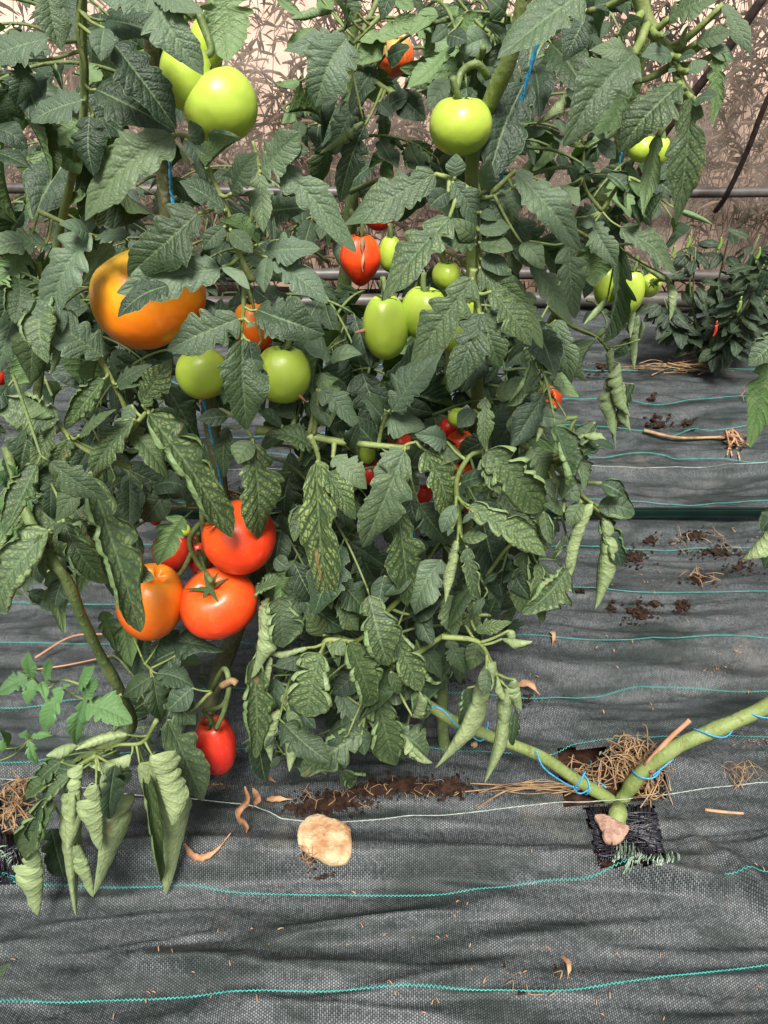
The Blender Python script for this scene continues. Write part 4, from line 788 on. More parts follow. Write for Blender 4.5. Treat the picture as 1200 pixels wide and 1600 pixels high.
C(pl_r, [(640, 1060), (600, 1085), (570, 1120)], .59, [
 (530, 1078, 574, 1145, 52, 'fg', .02), (560, 1050, 520, 1085, 44, 'fk', .03), (590, 1070, 640, 1090, 50, 'fg', .02), (590, 1085, 618, 1196, 54, 'v5'), (585, 1090, 590, 1150, 18, 'u6'), (620, 1140, 668, 1180, 46, 'v4', .01), (632, 1150, 676, 1192, 18, 'u7'), (650, 1080, 660, 1125, 32, 'v4', .01), (565, 1148, 470, 1212, 52, 'v4'), (560, 1135, 570, 1180, 34, 'fk', .01), (645, 1120, 655, 1080, 20, 'u6'), (610, 1050, 625, 1085, 20, 'f5')], r=.003)
C(pl_r, [(640, 1030), (690, 995), (735, 965), (770, 960)], .63, [
 (650, 1000, 690, 1060, 36, 'fk', .02), (700, 930, 712, 995, 44, 'f6'), (740, 940, 735, 992, 30, 'f6', .01), (700, 1000, 726, 1052, 34, 'fk'), (765, 960, 775, 935, 34, 'fk', .01), (743, 985, 800, 972, 26, 'f7'), (745, 1004, 735, 1046, 34, 'f5')], r=.0035)
C(pl_r, [(690, 995), (745, 1002), (765, 1030), (780, 1060)], .58, [
 (785, 998, 832, 1002, 20, 'u7'), (795, 985, 800, 1010, 20, 'u5'), (730, 1075, 722, 1135, 28, 'vk', .01), (765, 1035, 680, 1200, 38, 'u9'), (778, 1060, 795, 1100, 18, 'u6'), (795, 1075, 757, 1224, 32, 'u8'), (805, 1062, 815, 1110, 22, 'u5'), (806, 1110, 800, 1165, 16, 'vk', .01), (760, 1045, 755, 1085, 26, 'v5')], r=.0032)
C(pl_m, [(345, 780), (290, 790), (240, 770)], .68, [
 (235, 752, 175, 790, 40, 'fk'), (240, 760, 290, 760, 44, 'fk'), (260, 770, 225, 815, 50, 'fk'), (290, 785, 330, 760, 50, 'fk'), (215, 780, 195, 820, 40, 'fk'), (285, 806, 246, 884, 40, 'b3', -.08), (200, 740, 215, 790, 36, 'fg')])
C(pl_m, [(400, 800), (425, 920), (440, 930)], .68, [(440, 800, 470, 860, 50, 'fk'), (410, 930, 470, 900, 50, 'fk'), (455, 740, 445, 800, 44, 'fk'), (560, 850, 590, 910, 50, 'fk'), (440, 830, 430, 880, 44, 'fk')])

# ------------------------------------------------------------------ filling foliage behind, built leaf by leaf
TOMS = []
def blocked(px, py, Y):
    for (cx, cy, w, h, ty) in TOMS:
        if Y < ty + .03 and ((px - cx) / (w * .5 + 6)) ** 2 + ((py - cy) / (h * .5 + 6)) ** 2 < 1: return True
    return False
def fill(plants, poly, count, y0, y1, styles, size=(.045, .085), spread=1.0, seed=1, keep=.0):
    rr = random.Random(seed); xs_ = [p[0] for p in poly]; ys_ = [p[1] for p in poly]; made = 0; tries = 0
    arr = poly
    while made < count and tries < count * 12:
        tries += 1
        px, py = rr.uniform(min(xs_), max(xs_)), rr.uniform(min(ys_), max(ys_))
        if not inpoly(np.array([px]), np.array([py]), arr)[0]: continue
        Y = rr.uniform(y0, y1); p0 = P(px, py, Y)
        if p0.z < .05: continue
        az = rr.uniform(0, 6.28); out = Vector((math.cos(az), math.sin(az) * .7, rr.uniform(-.1, .5))).normalized()
        Lr = rr.uniform(.12, .26); pts = [p0]; q = p0.copy(); d = out.copy(); K = 5
        for i in range(K):
            q = q + d * Lr / K; d = (d + Vector((0, 0, -.32))).normalized(); pts.append(q.copy())
        pl = rnd = rr.choice(plants); c = catmull(pts, 4); m = len(c); items = []
        side0 = (c[-1] - c[0]).cross(Vector((0, 0, 1)))
        side0 = side0.normalized() if side0.length > 1e-4 else Vector((1, 0, 0))
        slots = [(1.0, 0, 1.15)] + [(t_, s_, k_) for t_, k_ in ((.78, 1.0), (.5, .85), (.3, .6)) for s_ in (-1, 1)] + [(.64, 1, .35), (.4, -1, .35)]
        tmax = 0
        for t_, s_, k_ in slots:
            b = c[min(m - 1, int(t_ * (m - 1)))]; ax = (c[min(m - 1, int(t_ * (m - 1)) + 1)] - c[max(0, int(t_ * (m - 1)) - 1)]).normalized()
            dd = (ax * (.5 if s_ else 1) + side0 * s_ * .9 + Vector((0, 0, -rr.uniform(.25, .95)))).normalized()
            Ll = rr.uniform(*size) * k_; b2 = b + dd * .008; tp = b2 + dd * Ll
            if tp.z < .02: continue
            u, v = proj(b2.lerp(tp, .5)); u2, v2 = proj(tp)
            if not (inpoly(np.array([u, u2]), np.array([v, v2]), arr).all()): continue
            if blocked(u, v, b2.y) or blocked(u2, v2, tp.y): continue
            items.append((b2, tp, Ll * rr.uniform(.42, .58), rr.choice(styles), b)); tmax = max(tmax, t_)
        if len(items) < 2: continue
        mb = MB(); mb.tube(c[:max(3, int(tmax * (m - 1)) + 1)], .0020, .0012, 5, 1, smooth=False)
        for it in items: mb.tube([it[4], it[0]], .0012, .0009, 4, 1, smooth=False)
        mb.v = [v - pl.base for v in mb.v]; leaf = mb.build('leaf', M['stem'], pl.o)
        for b2, tp, w, st, _ in items:
            hint = Vector((rr.uniform(-.5, .5), -rr.uniform(.2, 1.0), rr.uniform(.2, 1.0)))
            put_leaflet(pl, leaf, b2, tp, w, st, hint=hint, roll=rr.uniform(-.4, .4))
        made += 1
# ------------------------------------------------------------------ tomatoes: every fruit is a thing of its own
def tomato_mesh(name, seed, ribs, depth_, shape, mat):
    rr = np.random.default_rng(seed); nu, nv = 56, 32; v = []; f = []
    ph = rr.uniform(0, 6.3, 4)
    for j in range(nv + 1):
        th = math.pi * j / nv                               # 0 at the stalk
        for i in range(nu):
            a = 2 * math.pi * i / nu
            top = max(0, math.cos(th)); s = math.sin(th)
            r = 1.0 + depth_ * (0.35 + .65 * top) * (abs(math.cos(a * ribs / 2 + ph[0])) - .65) * s + 0.03 * math.sin(a * 2 + ph[1]) + .02 * math.sin(a * 3 + ph[2])
            z = math.cos(th); x = s ** (0.88 if shape != 'heart' else 1) * r
            if shape == 'heart': k = 1 - .33 * max(0, -z) ** 1.3; x *= k * 1.04
            if shape == 'oval': x *= 1 - .06 * max(0, z)
            z -= (0.30 + depth_) * math.exp(-(s / .30) ** 2) * (z > 0) * (1 + .3 * math.cos(a * ribs / 2 * 2 + ph[0]))
            if shape == 'beef': z += .06 * math.exp(-(s / .15) ** 2) * (z < 0)
            v.append((x * math.cos(a), x * math.sin(a), z))
    for j in range(nv):
        for i in range(nu):
            i2 = (i + 1) % nu; f.append((j * nu + i, (j + 1) * nu + i, (j + 1) * nu + i2, j * nu + i2))
    return mesh_from(name, v, f, mat)
def calyx_mesh(parent, c, rad, seed, loc):
    """five to six narrow sepals that spread over the shoulder, in the fruit's own directions (z to the stalk)"""
    rr = random.Random(seed); v = []; f = []; n = rr.choice([5, 6])
    for k in range(n):
        a = 2 * math.pi * k / n + rr.uniform(-.2, .2); L = rr.uniform(.38, .62); lift = rr.uniform(.04, .30); b = len(v); m = 7
        for i in range(m + 1):
            t = i / m; r = L * t; w = .085 * (1 - t) ** .7 * (1 if i else .8) + .003
            z = .78 + .10 * math.sin(min(t * 2.0, 1.57)) - .16 * t * t + lift * t * t * 1.5
            for s_ in (-1, 0, 1):
                v.append((r * math.cos(a) - s_ * w * math.sin(a), r * math.sin(a) + s_ * w * math.cos(a), z + (.02 if s_ == 0 else .0)))
        for i in range(m):
            q = b + i * 3; f += [(q, q + 3, q + 4, q + 1), (q + 1, q + 4, q + 5, q + 2)]
    o = link('calyx', mesh_from('calyx', v, f, M['sepal']), parent); return o
TL = []
def tomato(cx, cy, w, h, Y, mat, label, shape='round', up=(0, -.1, 1), ribs=5, dep=.05, calyx=True, stalk=None, group=None, cat='tomato', name='tomato', remnant=None, seed=None, plant_depth=None):
    seed = seed or (len(TL) + 5); c = P(cx, cy, Y); d = depth(c)
    rw = w * .5 * d / F; rh = h * .5 * d / F
    o = empty(name, c, label, cat, group); z = Vector(up).normalized(); x = z.orthogonal().normalized(); rr = random.Random(seed)
    # make the roundness fit the outline seen: width from the girth, height from the axis as the camera sees it
    vd = (c - CP).normalized(); sinv = math.sqrt(max(.05, 1 - z.dot(vd) ** 2))
    rz = math.sqrt(max((rh ** 2 - (rw * z.dot(vd)) ** 2), (.55 * rw) ** 2)) / sinv if sinv > .3 else rh
    rz = min(max(rz, rw * .7), rw * 1.7)
    q = z.to_track_quat('Z', 'Y'); o.rotation_mode = 'QUATERNION'; o.rotation_quaternion = q @ Matrix.Rotation(rr.uniform(0, 6.28), 3, 'Z').to_quaternion()
    me = tomato_mesh('flesh', seed, ribs, dep, shape, M[mat]); fl = link('flesh', me, o); fl.scale = (rw, rw, rz)
    if calyx:
        ca = calyx_mesh(o, None, None, seed, None); ca.scale = (rw, rw, rz)
        mb = MB(); s0 = Vector((0, 0, rz * .62)); e = Vector((rr.uniform(-.01, .01), rr.uniform(-.01, .01), rz * 1.0 + .012))
        mb.tube([s0, s0.lerp(e, .5) + Vector((.002, 0, 0)), e], .0030, .0026, 7, 4)
        if stalk:
            inv = o.rotation_quaternion.inverted(); prev = e
            pts = [e] + [inv @ (P(*s_) - c) for s_ in stalk]; mb.tube(pts, .0028, .0034, 7, 6)
        mb.build('stalk', M['stem'], o)
    if remnant:
        inv = o.rotation_quaternion.inverted(); a = inv @ (P(remnant[0], remnant[1], Y - rw * .55) - c); b = inv @ (P(remnant[2], remnant[3], Y - rw * .62) - c)
        mb = MB(); mb.tube([a, b], .0022, .0012, 5, 2); mb.build('dried_flower', M['dry'], o)
    TOMS.append((cx, cy, w, h, Y - rw)); TL.append(o); return o
LU = (-.1, .25, 1)
tomato(345, 165, 112, 108, .66, 't_green', 'large round unripe green tomato at the top, lowest of the three hanging together', up=(-.35, .1, 1), stalk=[(330, 80, .67), (310, 20, .68)])
tomato(292, 118, 84, 102, .66, 't_green', 'unripe green tomato half covered by a drooping leaf, left of the lowest of its three', 'oval', up=(0, .1, 1), stalk=[(305, 20, .67)])
tomato(322, 76, 54, 88, .72, 't_green', 'small unripe green tomato at the top, furthest back of its group of three', 'oval', up=(.1, 0, 1))
tomato(719, 196, 98, 86, .69, 't_green', 'single round pale green tomato hanging alone in front of the thick stem', up=(0, .05, 1), calyx=True, stalk=[(712, 140, .69), (722, 112, .70), (745, 100, .70), (762, 120, .71)], dep=.03)
t5 = tomato(232, 463, 174, 156, .68, 't_orange', 'very big orange and yellow beefsteak tomato with pointed leaves across it', 'beef', up=(-.5, .3, 1), ribs=4, dep=.06, calyx=False)
tomato(398, 508, 64, 78, .70, 't_orange_red', 'dull orange tomato mostly hidden behind leaves, above two green ones', up=LU)
tomato(316, 583, 80, 80, .66, 't_green', 'green tomato with a crinkled dark leaf over its flank, left of its twin', up=(-.2, .2, 1), remnant=(316, 612, 312, 632))
tomato(442, 584, 84, 92, .64, 't_green', 'round green tomato right of the crinkled dark leaf, dried flower at its base', up=(.1, .25, 1), remnant=(464, 615, 478, 628))
t9 = tomato(563, 405, 60, 82, .84, 't_red', 'red heart-shaped tomato with a pale crack down its front', 'heart', up=(0, .1, 1), ribs=6, dep=.09, stalk=[(560, 350, .87), (548, 330, .95)])
mb = MB(); inv = t9.rotation_quaternion.inverted(); cs = [(567, 372), (566, 388), (568, 400), (566, 415), (567, 425)]
rw9 = 30 * depth(t9.location) / F
mb.tube([inv @ (P(x, y, .84 - rw9 * k) - t9.location) for (x, y), k in zip(cs, (.72, .97, 1.09, 1.20, 1.25))], .0022, .0007, 6, 5, prof=lambda t: 1 + .6 * math.sin(t * 12)); mb.build('crack', M['dry'], t9)
tomato(592, 330, 52, 58, .90, 't_red', 'red tomato partly behind the long central leaf, above the cracked one', up=(0, .1, 1), stalk=[(570, 290, .92), (548, 300, .98)], ribs=6)
tomato(615, 88, 62, 62, .95, 't_mixed', 'orange-red lobed tomato high up with pale streaks, framed by leaves', 'heart', up=(.15, -.2, 1), ribs=4, dep=.12)
tomato(610, 396, 38, 56, .86, 't_green', 'small ribbed green tomato beside the cracked red one', 'oval', up=(0, .1, 1), ribs=7, dep=.06)
tomato(602, 510, 72, 102, .70, 't_green', 'tall oval green tomato, leftmost of the row behind the centre leaf', 'oval', up=(-.05, .1, 1), remnant=(570, 516, 555, 520), stalk=[(600, 450, .72), (640, 440, .74)])
tomato(662, 488, 74, 82, .71, 't_green', 'green tomato in the middle of the centre row, touching the tall oval one', 'round', up=(.1, .1, 1))
tomato(716, 508, 60, 86, .70, 't_green', 'green tomato half hidden by a hanging crinkled leaf, last of the centre row', 'round', up=(.2, .1, 1), remnant=(708, 545, 715, 553))
tomato(698, 430, 46, 44, .76, 't_green', 'small green tomato peeking out above the centre row, left of the stalk', up=(0, .1, 1))
tomato(762, 424, 36, 60, .76, 't_green', 'small green tomato behind the light stalk, right of the centre row', up=(0, .1, 1))
tomato(374, 840, 114, 112, .63, 't_red', 'big ripe red tomato, topmost of the low cluster, leaf tip hanging over it', 'beef', up=(-.6, -.1, .8), ribs=4, dep=.03, stalk=[(322, 890, .66), (312, 895, .67)], calyx=True, seed=44)
tomato(341, 942, 118, 96, .61, 't_red', 'big flattened ripe red tomato at the lower front of the cluster', 'beef', up=(-.15, -.25, 1), ribs=4, dep=.03, stalk=[(318, 888, .64), (310, 860, .66)], seed=45)
tomato(236, 940, 106, 118, .61, 't_orange_red', 'big orange tomato of the low cluster, rolled leaf tip lying over it', 'beef', up=(.3, .1, 1), ribs=4, dep=.04, calyx=False, seed=46)
tomato(270, 862, 62, 66, .68, 't_deep', 'smaller deep red tomato behind the big orange one of the cluster', up=(.2, -.5, 1), ribs=5, stalk=[(290, 830, .68)])
tomato(312, 868, 46, 62, .70, 't_deep', 'deep red tomato squeezed in behind the green stalk of the cluster', up=(0, 0, 1))
tomato(242, 808, 20, 26, .74, 't_deep', 'tiny bit of red tomato showing above the cluster among dark leaves', up=(0, 0, 1), calyx=False)
tomato(336, 1164, 66, 94, .62, 't_deep', 'tall ripe red tomato hanging lowest, just above the ground cover', 'beef', up=(0, .1, .95), ribs=4, dep=.12, stalk=[(350, 1100, .61), (360, 1060, .62)], seed=48)
for i, (x, y, w, h, Y, mt, lb) in enumerate([
 (612, 640, 36, 40, .74, 't_deep', 'pinkish red tomato glimpsed through a gap just right of the centre, lowest leaves above'),
 (578, 738, 42, 40, .76, 't_deep', 'dark pink tomato glimpsed below the long horizontal stalk'),
 (625, 692, 40, 36, .78, 't_deep', 'red tomato almost hidden behind leaves just below the long stalk'),
 (720, 690, 44, 36, .76, 't_red', 'red tomato glimpsed between leaves beside a small yellow-green one'),
 (722, 742, 40, 40, .76, 't_red', 'red tomato in shade between two hanging mottled leaves'),
 (700, 668, 30, 30, .78, 't_deep', 'red sliver of a tomato above the one beside the yellow-green fruit'),
 (662, 772, 28, 30, .78, 't_deep', 'small red tomato deep behind the mottled leaves'),
 (574, 708, 26, 34, .75, 't_green', 'small pale green tomato tucked under the long horizontal stalk'),
 (553, 688, 36, 24, .76, 't_green', 'yellow-green sliver of tomato above the long horizontal stalk'),
 (716, 652, 34, 30, .74, 't_green', 'small yellow-green tomato between leaves above the glimpsed reds'),
 (740, 795, 30, 30, .80, 't_deep', 'red tomato barely visible low behind the drooping mottled leaf')]):
    tomato(x, y, w, h, Y, mt, lb, up=(0, .1, 1), calyx=(h > 30))
tomato(857, 622, 44, 40, .96, 't_red', 'small ripe red tomato out at the side with a green stalk across it', up=(-.25, -.75, .6), ribs=6, dep=.06, stalk=[(846, 600, .90), (838, 585, .95)])
tomato(886, 690, 32, 46, .80, 't_brown', 'small greenish-brown tomato with a dried calyx, right of the foliage', 'oval', up=(.1, -.1, 1), stalk=[(880, 655, .80)])
tomato(863, 656, 20, 26, .80, 't_green', 'tiny pale green tomato above the greenish-brown one', up=(0, 0, 1))
tomato(948, 446, 40, 60, .95, 't_green', 'green tomato, leftmost of the bunch behind a narrow hanging leaf', 'oval', up=(0, 0, 1))
tomato(982, 455, 48, 74, .93, 't_green', 'biggest green tomato of the bunch under the bright drooping leaf', 'oval', up=(0, 0, 1), remnant=(978, 490, 978, 498))
tomato(1015, 446, 36, 52, .95, 't_green', 'green tomato of the bunch showing its star-shaped calyx', 'oval', up=(-.1, -.9, .5), stalk=[(1000, 410, .92)])
tomato(924, 415, 44, 54, 1.0, 't_green', 'darker green tomato in shade behind the bunch', up=(0, 0, 1))
tomato(1004, 232, 44, 40, .90, 't_green', 'green tomato behind the crinkled leaves at the upper part, its underside showing', up=(0, 0, 1))
tomato(1034, 235, 24, 56, .86, 't_green', 'yellow-green tomato visible as a strip between two crinkled leaves', 'oval', up=(0, 0, 1))
tomato(747, 98, 15, 15, .71, 't_green', 'tiny newly set green tomato with long sepals near the top', up=(0, -.4, 1), name='tomato')
tomato(288, 828, 20, 20, .62, 't_green', 'tiny hard green tomato at the top of the red cluster stalk', up=(0, 0, 1), calyx=False)
tomato(-2, 590, 22, 26, .90, 't_deep', 'red tomato at the edge of the picture half behind grey-green leaves', up=(0, 0, 1))
# cluster stalk
mb = MB(); q = Pp((345, 800, .72), (318, 812, .66), (298, 838, .645), (300, 862, .64), (318, 892, .635), (335, 895, .63)); mb.tube(q, .0032, .0028, 8, 6)
q2 = Pp((300, 862, .64), (285, 892, .635), (268, 908, .63)); mb.tube(q2, .0028, .0024, 8, 6); mb.v = [v - pl_m.base for v in mb.v]; mb.build('truss_stalk', M['stem'], pl_m.o)
mb = MB(); mb.tube(Pp((330, 1080, .66), (350, 1045, .62), (358, 1070, .60), (352, 1105, .60), (338, 1140, .60)), .0035, .003, 8, 6); mb.v = [v - pl_m.base for v in mb.v]; mb.build('truss_stalk', M['stem'], pl_m.o)
mb = MB(); mb.tube(Pp((346, 1072, .60), (362, 1064, .595), (370, 1068, .59)), .0045, .004, 8, 4); mb.v = [v - pl_m.base for v in mb.v]; mb.build('pruning_scar', M['straw'], pl_m.o)

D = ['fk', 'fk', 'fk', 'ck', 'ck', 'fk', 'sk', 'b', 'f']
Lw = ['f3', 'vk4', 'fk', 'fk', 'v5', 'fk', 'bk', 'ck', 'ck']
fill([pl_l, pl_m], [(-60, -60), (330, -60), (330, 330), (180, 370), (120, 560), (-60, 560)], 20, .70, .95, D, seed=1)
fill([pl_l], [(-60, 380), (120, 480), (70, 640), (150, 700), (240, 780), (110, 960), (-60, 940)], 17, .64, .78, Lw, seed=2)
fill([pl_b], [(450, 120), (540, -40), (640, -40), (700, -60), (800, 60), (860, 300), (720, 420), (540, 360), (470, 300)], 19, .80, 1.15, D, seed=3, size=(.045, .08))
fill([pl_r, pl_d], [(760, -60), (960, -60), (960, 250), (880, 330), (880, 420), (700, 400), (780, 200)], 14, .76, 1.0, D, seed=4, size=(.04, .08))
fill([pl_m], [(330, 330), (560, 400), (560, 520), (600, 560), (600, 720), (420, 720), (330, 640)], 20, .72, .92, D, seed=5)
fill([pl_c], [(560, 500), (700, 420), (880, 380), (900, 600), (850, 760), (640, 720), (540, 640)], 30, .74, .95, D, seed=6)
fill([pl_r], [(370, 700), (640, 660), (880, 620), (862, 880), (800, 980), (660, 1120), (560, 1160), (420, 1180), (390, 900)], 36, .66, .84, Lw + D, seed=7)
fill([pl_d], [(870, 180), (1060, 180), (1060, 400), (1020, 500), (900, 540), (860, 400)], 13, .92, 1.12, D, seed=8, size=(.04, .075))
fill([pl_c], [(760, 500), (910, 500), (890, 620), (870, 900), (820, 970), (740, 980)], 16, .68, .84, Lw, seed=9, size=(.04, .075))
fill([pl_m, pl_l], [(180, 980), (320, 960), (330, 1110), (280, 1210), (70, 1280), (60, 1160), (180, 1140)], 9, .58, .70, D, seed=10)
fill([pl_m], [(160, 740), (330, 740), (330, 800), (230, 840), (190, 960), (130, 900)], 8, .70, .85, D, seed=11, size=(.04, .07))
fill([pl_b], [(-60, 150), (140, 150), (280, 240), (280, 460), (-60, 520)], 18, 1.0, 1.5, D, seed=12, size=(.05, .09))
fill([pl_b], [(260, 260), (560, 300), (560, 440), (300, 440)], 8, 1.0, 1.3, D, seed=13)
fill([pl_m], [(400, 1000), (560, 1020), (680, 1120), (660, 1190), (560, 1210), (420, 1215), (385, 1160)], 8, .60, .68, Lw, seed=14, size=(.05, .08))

fill([pl_b, pl_d], [(60, 470), (560, 470), (580, 820), (60, 830)], 16, .92, 1.2, ['fk', 'fk', 'ck'], seed=15, size=(.06, .10))  # dark leaves added so the gaps over the cloth look shaded
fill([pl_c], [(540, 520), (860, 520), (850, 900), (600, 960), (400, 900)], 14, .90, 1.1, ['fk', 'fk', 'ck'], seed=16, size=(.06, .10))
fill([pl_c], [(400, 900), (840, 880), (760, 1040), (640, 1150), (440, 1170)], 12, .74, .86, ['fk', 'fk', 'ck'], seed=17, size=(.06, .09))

fill([pl_m, pl_d], [(60, 500), (330, 500), (340, 820), (60, 830)], 12, .80, 1.05, ['fk', 'fk', 'ck', 'sk'], seed=18, size=(.05, .09))

# ------------------------------------------------------------------ blue twine
def twine(pts, label, r=.0016, wob=.0012):
    q = [P(*p) for p in pts]; c = catmull(q, 14); mb = MB()
    for s_ in (0, math.pi):
        pp = [p + Vector((math.cos(i * 1.1 + s_), math.sin(i * 1.1 + s_), 0)) * r * .55 for i, p in enumerate(c)]
        mb.tube(pp, r * .7, r * .7, 5, 1, smooth=False)
    o = mb.build('twine', M['twine'], None, q[-1]); return tag(o, label, 'twine', 'blue training twines')
twine([(842, 60, .70), (800, 210, .72), (775, 320, .735), (762, 400, .75), (750, 520, .79)], 'bright blue twine slanting down behind the pale green tomato hanging alone')
twine([(262, 100, .68), (266, 270, .72), (272, 330, .73), (300, 540, .72), (326, 660, .70), (344, 745, .715), (352, 790, .73)], 'blue twine running down beside the woody stem of the orange-fruited plant')
twine([(655, 760, .80), (650, 800, .81), (640, 900, .8)], 'short dark blue twine showing below the hidden red tomatoes', r=.0014)
twine([(980, 180, .92), (970, 245, .93), (955, 300, .94)], 'blue twine beside the upright stem behind the crinkled top leaves', r=.0014)
def wrap(px0, py0, px1, py1, Y, turns, rad, label, tails=()):
    a, b = P(px0, py0, Y), P(px1, py1, Y); ax = (b - a).normalized(); u = ax.orthogonal().normalized(); v = ax.cross(u); n = int(turns * 16); pts = []
    for i in range(n + 1):
        t = i / n; an = turns * 2 * math.pi * t; pts.append(a.lerp(b, t) + (u * math.cos(an) + v * math.sin(an)) * rad)
    mb = MB(); mb.tube(pts, .0012, .0012, 5, 1, smooth=False)
    for tl in tails: mb.tube([P(*p) for p in tl], .0012, .0011, 5, 5)
    o = mb.build('twine', M['twine'], None, a); return tag(o, label, 'twine', 'blue training twines')
wrap(905, 1222, 938, 1238, .664, 1.1, .0125, 'bright blue twine knotted round the left branch of the forked stump', [[(838, 1172, .66), (850, 1200, .645), (885, 1225, .64), (905, 1232, .642)], [(915, 1205, .65), (908, 1218, .64), (898, 1230, .638)], [(895, 1228, .64), (905, 1240, .638), (925, 1232, .64)]])
wrap(995, 1222, 1022, 1190, .662, 1.05, .0145, 'bright blue twine looped low round the right branch of the forked stump', [[(1020, 1212, .64), (1035, 1200, .65), (1052, 1186, .66)]])
wrap(1088, 1152, 1148, 1128, .675, 0.7, .0135, 'bright blue twine crossing the right branch midway up')
wrap(1165, 1122, 1215, 1098, .688, 0.7, .0130, 'bright blue twine winding round the right branch where it leaves the picture')
wrap(730, 1150, 765, 1140, .675, 0.9, .0115, 'blue twine round the left branch under the rolled pale leaves', [[(664, 1102, .68), (690, 1108, .67), (712, 1132, .66), (730, 1150, .66)]])

# ------------------------------------------------------------------ pepper plants
PEP = []
for m_ in LM['f0'] + LM['c0']:
    m2 = m_.copy(); m2.materials.clear(); m2.materials.append(M['pepper']); m2.name = 'pepper_leaf'; PEP.append(m2)
def pepper(base, label, h, w, nleaf, seed, lsize=(.05, .085)):
    rr = random.Random(seed); pl = Plant(label, base, 'pepper plant', 'pepper_plant'); b = Vector(base)
    tips = []
    mb = MB(); mb.tube([Vector((0, 0, -.03)), Vector((0, 0, h * .35))], .009, .006, 7, 4)
    for k in range(14):
        a = rr.uniform(0, 6.28); e = Vector((math.cos(a) * w * rr.uniform(.3, 1), math.sin(a) * w * .8 * rr.uniform(.3, 1), h * rr.uniform(.45, 1.0)))
        s_ = Vector((0, 0, h * rr.uniform(.12, .35))); m = s_.lerp(e, .5) + Vector((e.x * .15, e.y * .15, -.02)); mb.tube([s_, m, e], .004, .002, 5, 5); tips.append((s_, m, e))
    mb.build('stem', M['stem'], pl.o)
    for k in range(nleaf):
        s_, m, e = rr.choice(tips); t = rr.uniform(.15, 1.0); p = (s_.lerp(m, t * 2) if t < .5 else m.lerp(e, t * 2 - 1)) + b
        d = Vector((rr.uniform(-1, 1), rr.uniform(-1.1, .6), rr.uniform(-.9, .25))).normalized(); L = rr.uniform(*lsize); p2 = p + d * .02
        if (p2 + d * L).z < .015: continue
        hint = Vector((rr.uniform(-.4, .4), rr.uniform(-.8, .1), 1))
        o = put_leaflet(pl, pl.o, p2, p2 + d * L, L * rr.uniform(.42, .52), 'fkk', hint=hint, mesh=rr.choice(PEP), name='leaf')
    return pl
def pepper_fruit(x, y, Y, L, mat, label, up=(0, 0, -1)):
    mb = MB(); a = P(x, y, Y); d = Vector(up); mb.tube([a, a + d * L * .5 + Vector((.003, 0, 0)), a + d * L], L * .16, L * .05, 8, 5, prof=lambda t: .75 + .45 * math.sin(min(1, t * 1.5) * 1.57))
    mb.tube([a - d * .012, a], .002, .0025, 5, 2)
    tag(mb.build('pepper', M[mat], None, a), label, 'pepper')
gp = G(1092, 575); gp2 = Vector((1.32, gp.y + .12, 0))
pepper((gp.x, gp.y, 0), 'dark leafy pepper plant at the foot of the film wall beside straw', .42, .23, 295, 21, (.045, .08))
pepper(gp2, 'pepper plant partly cut off by the picture edge, next to the full dark one', .40, .28, 230, 22, (.045, .08))
gp3 = Vector((-1.25, 2.25, 0)); pepper(gp3, 'dark pepper plant far back by the film wall behind the leftmost tomato plant', .60, .40, 230, 23)
pepper(Vector((-.72, 2.35, 0)), 'smaller pepper plant far back, seen through the leaves of the orange-fruited plant', .45, .30, 140, 24)
pepper_fruit(1119, 508, gp.y - .26, .032, 'pepper_red', 'small red pepper hanging low in the dark leaves')
pepper_fruit(1157, 470, gp.y - .26, .032, 'pepper_green', 'light green pepper hanging among the dark leaves, right of the red one')
pepper_fruit(1050, 402, gp.y - .20, .030, 'pepper_green', 'upright light green pepper tip, leftmost on top of the dark plant', (0, 0, 1))
pepper_fruit(1073, 388, gp.y - .15, .032, 'pepper_green', 'upright light green pepper tip, second on top of the dark plant', (0, 0, 1))
pepper_fruit(1122, 390, gp.y - .15, .032, 'pepper_green', 'upright light green pepper tip, tallest, near the pipe on top of the dark plant', (0, 0, 1))
pepper_fruit(1182, 405, gp.y - .15, .032, 'pepper_green', 'upright light green pepper tip close to the picture edge', (0, 0, 1))

# ------------------------------------------------------------------ stones, litter, straw, crumbs of soil on the cloth
def rock(name, outline, thick, mat, label, cat, seed, lift=.004):
    rr = np.random.default_rng(seed); q = [G(*p) for p in outline]; c = sum(q, Vector()) / len(q); K = 40
    ang = sorted([(math.atan2(p.y - c.y, p.x - c.x), (p - c).xy.length) for p in q]); aa = [a for a, _ in ang]; rd = [r for _, r in ang]
    v = []; f = []; rings = 12
    for i in range(rings + 1):
        t = i / rings; ph_ = t * math.pi
        for k in range(K):
            a = -math.pi + 2 * math.pi * k / K; r = np.interp(a, aa, rd, period=2 * math.pi)
            rr_ = r * (math.sin(ph_) ** .55 if 0 < t < 1 else .02); x, y = rr_ * math.cos(a), rr_ * math.sin(a)
            nz = float(fbm(np.array([x * 38 + seed]), np.array([y * 38 + i * .35]), 4)[0]); nz = nz if t < .5 else abs(nz) * .3; nz += .9 * abs(float(vnoise(np.array([x * 30 + seed]), np.array([y * 30 + i * .2]))[0])) if t < .5 else 0
            v.append((x * (1 + .10 * nz), y * (1 + .10 * nz), thick * (.5 + .5 * math.copysign(abs(math.cos(ph_)) ** .7, math.cos(ph_)) * (1 if math.cos(ph_) > 0 else 1)) + thick * .55 * nz * math.sin(ph_)))
    for i in range(rings):
        for k in range(K): f.append((i * K + k, i * K + (k + 1) % K, (i + 1) * K + (k + 1) % K, (i + 1) * K + k))
    o = link(name, mesh_from(name, v, f, mat)); o.location = (c.x, c.y, sum(p.z for p in q) / len(q) + lift - .002); return tag(o, label, cat)
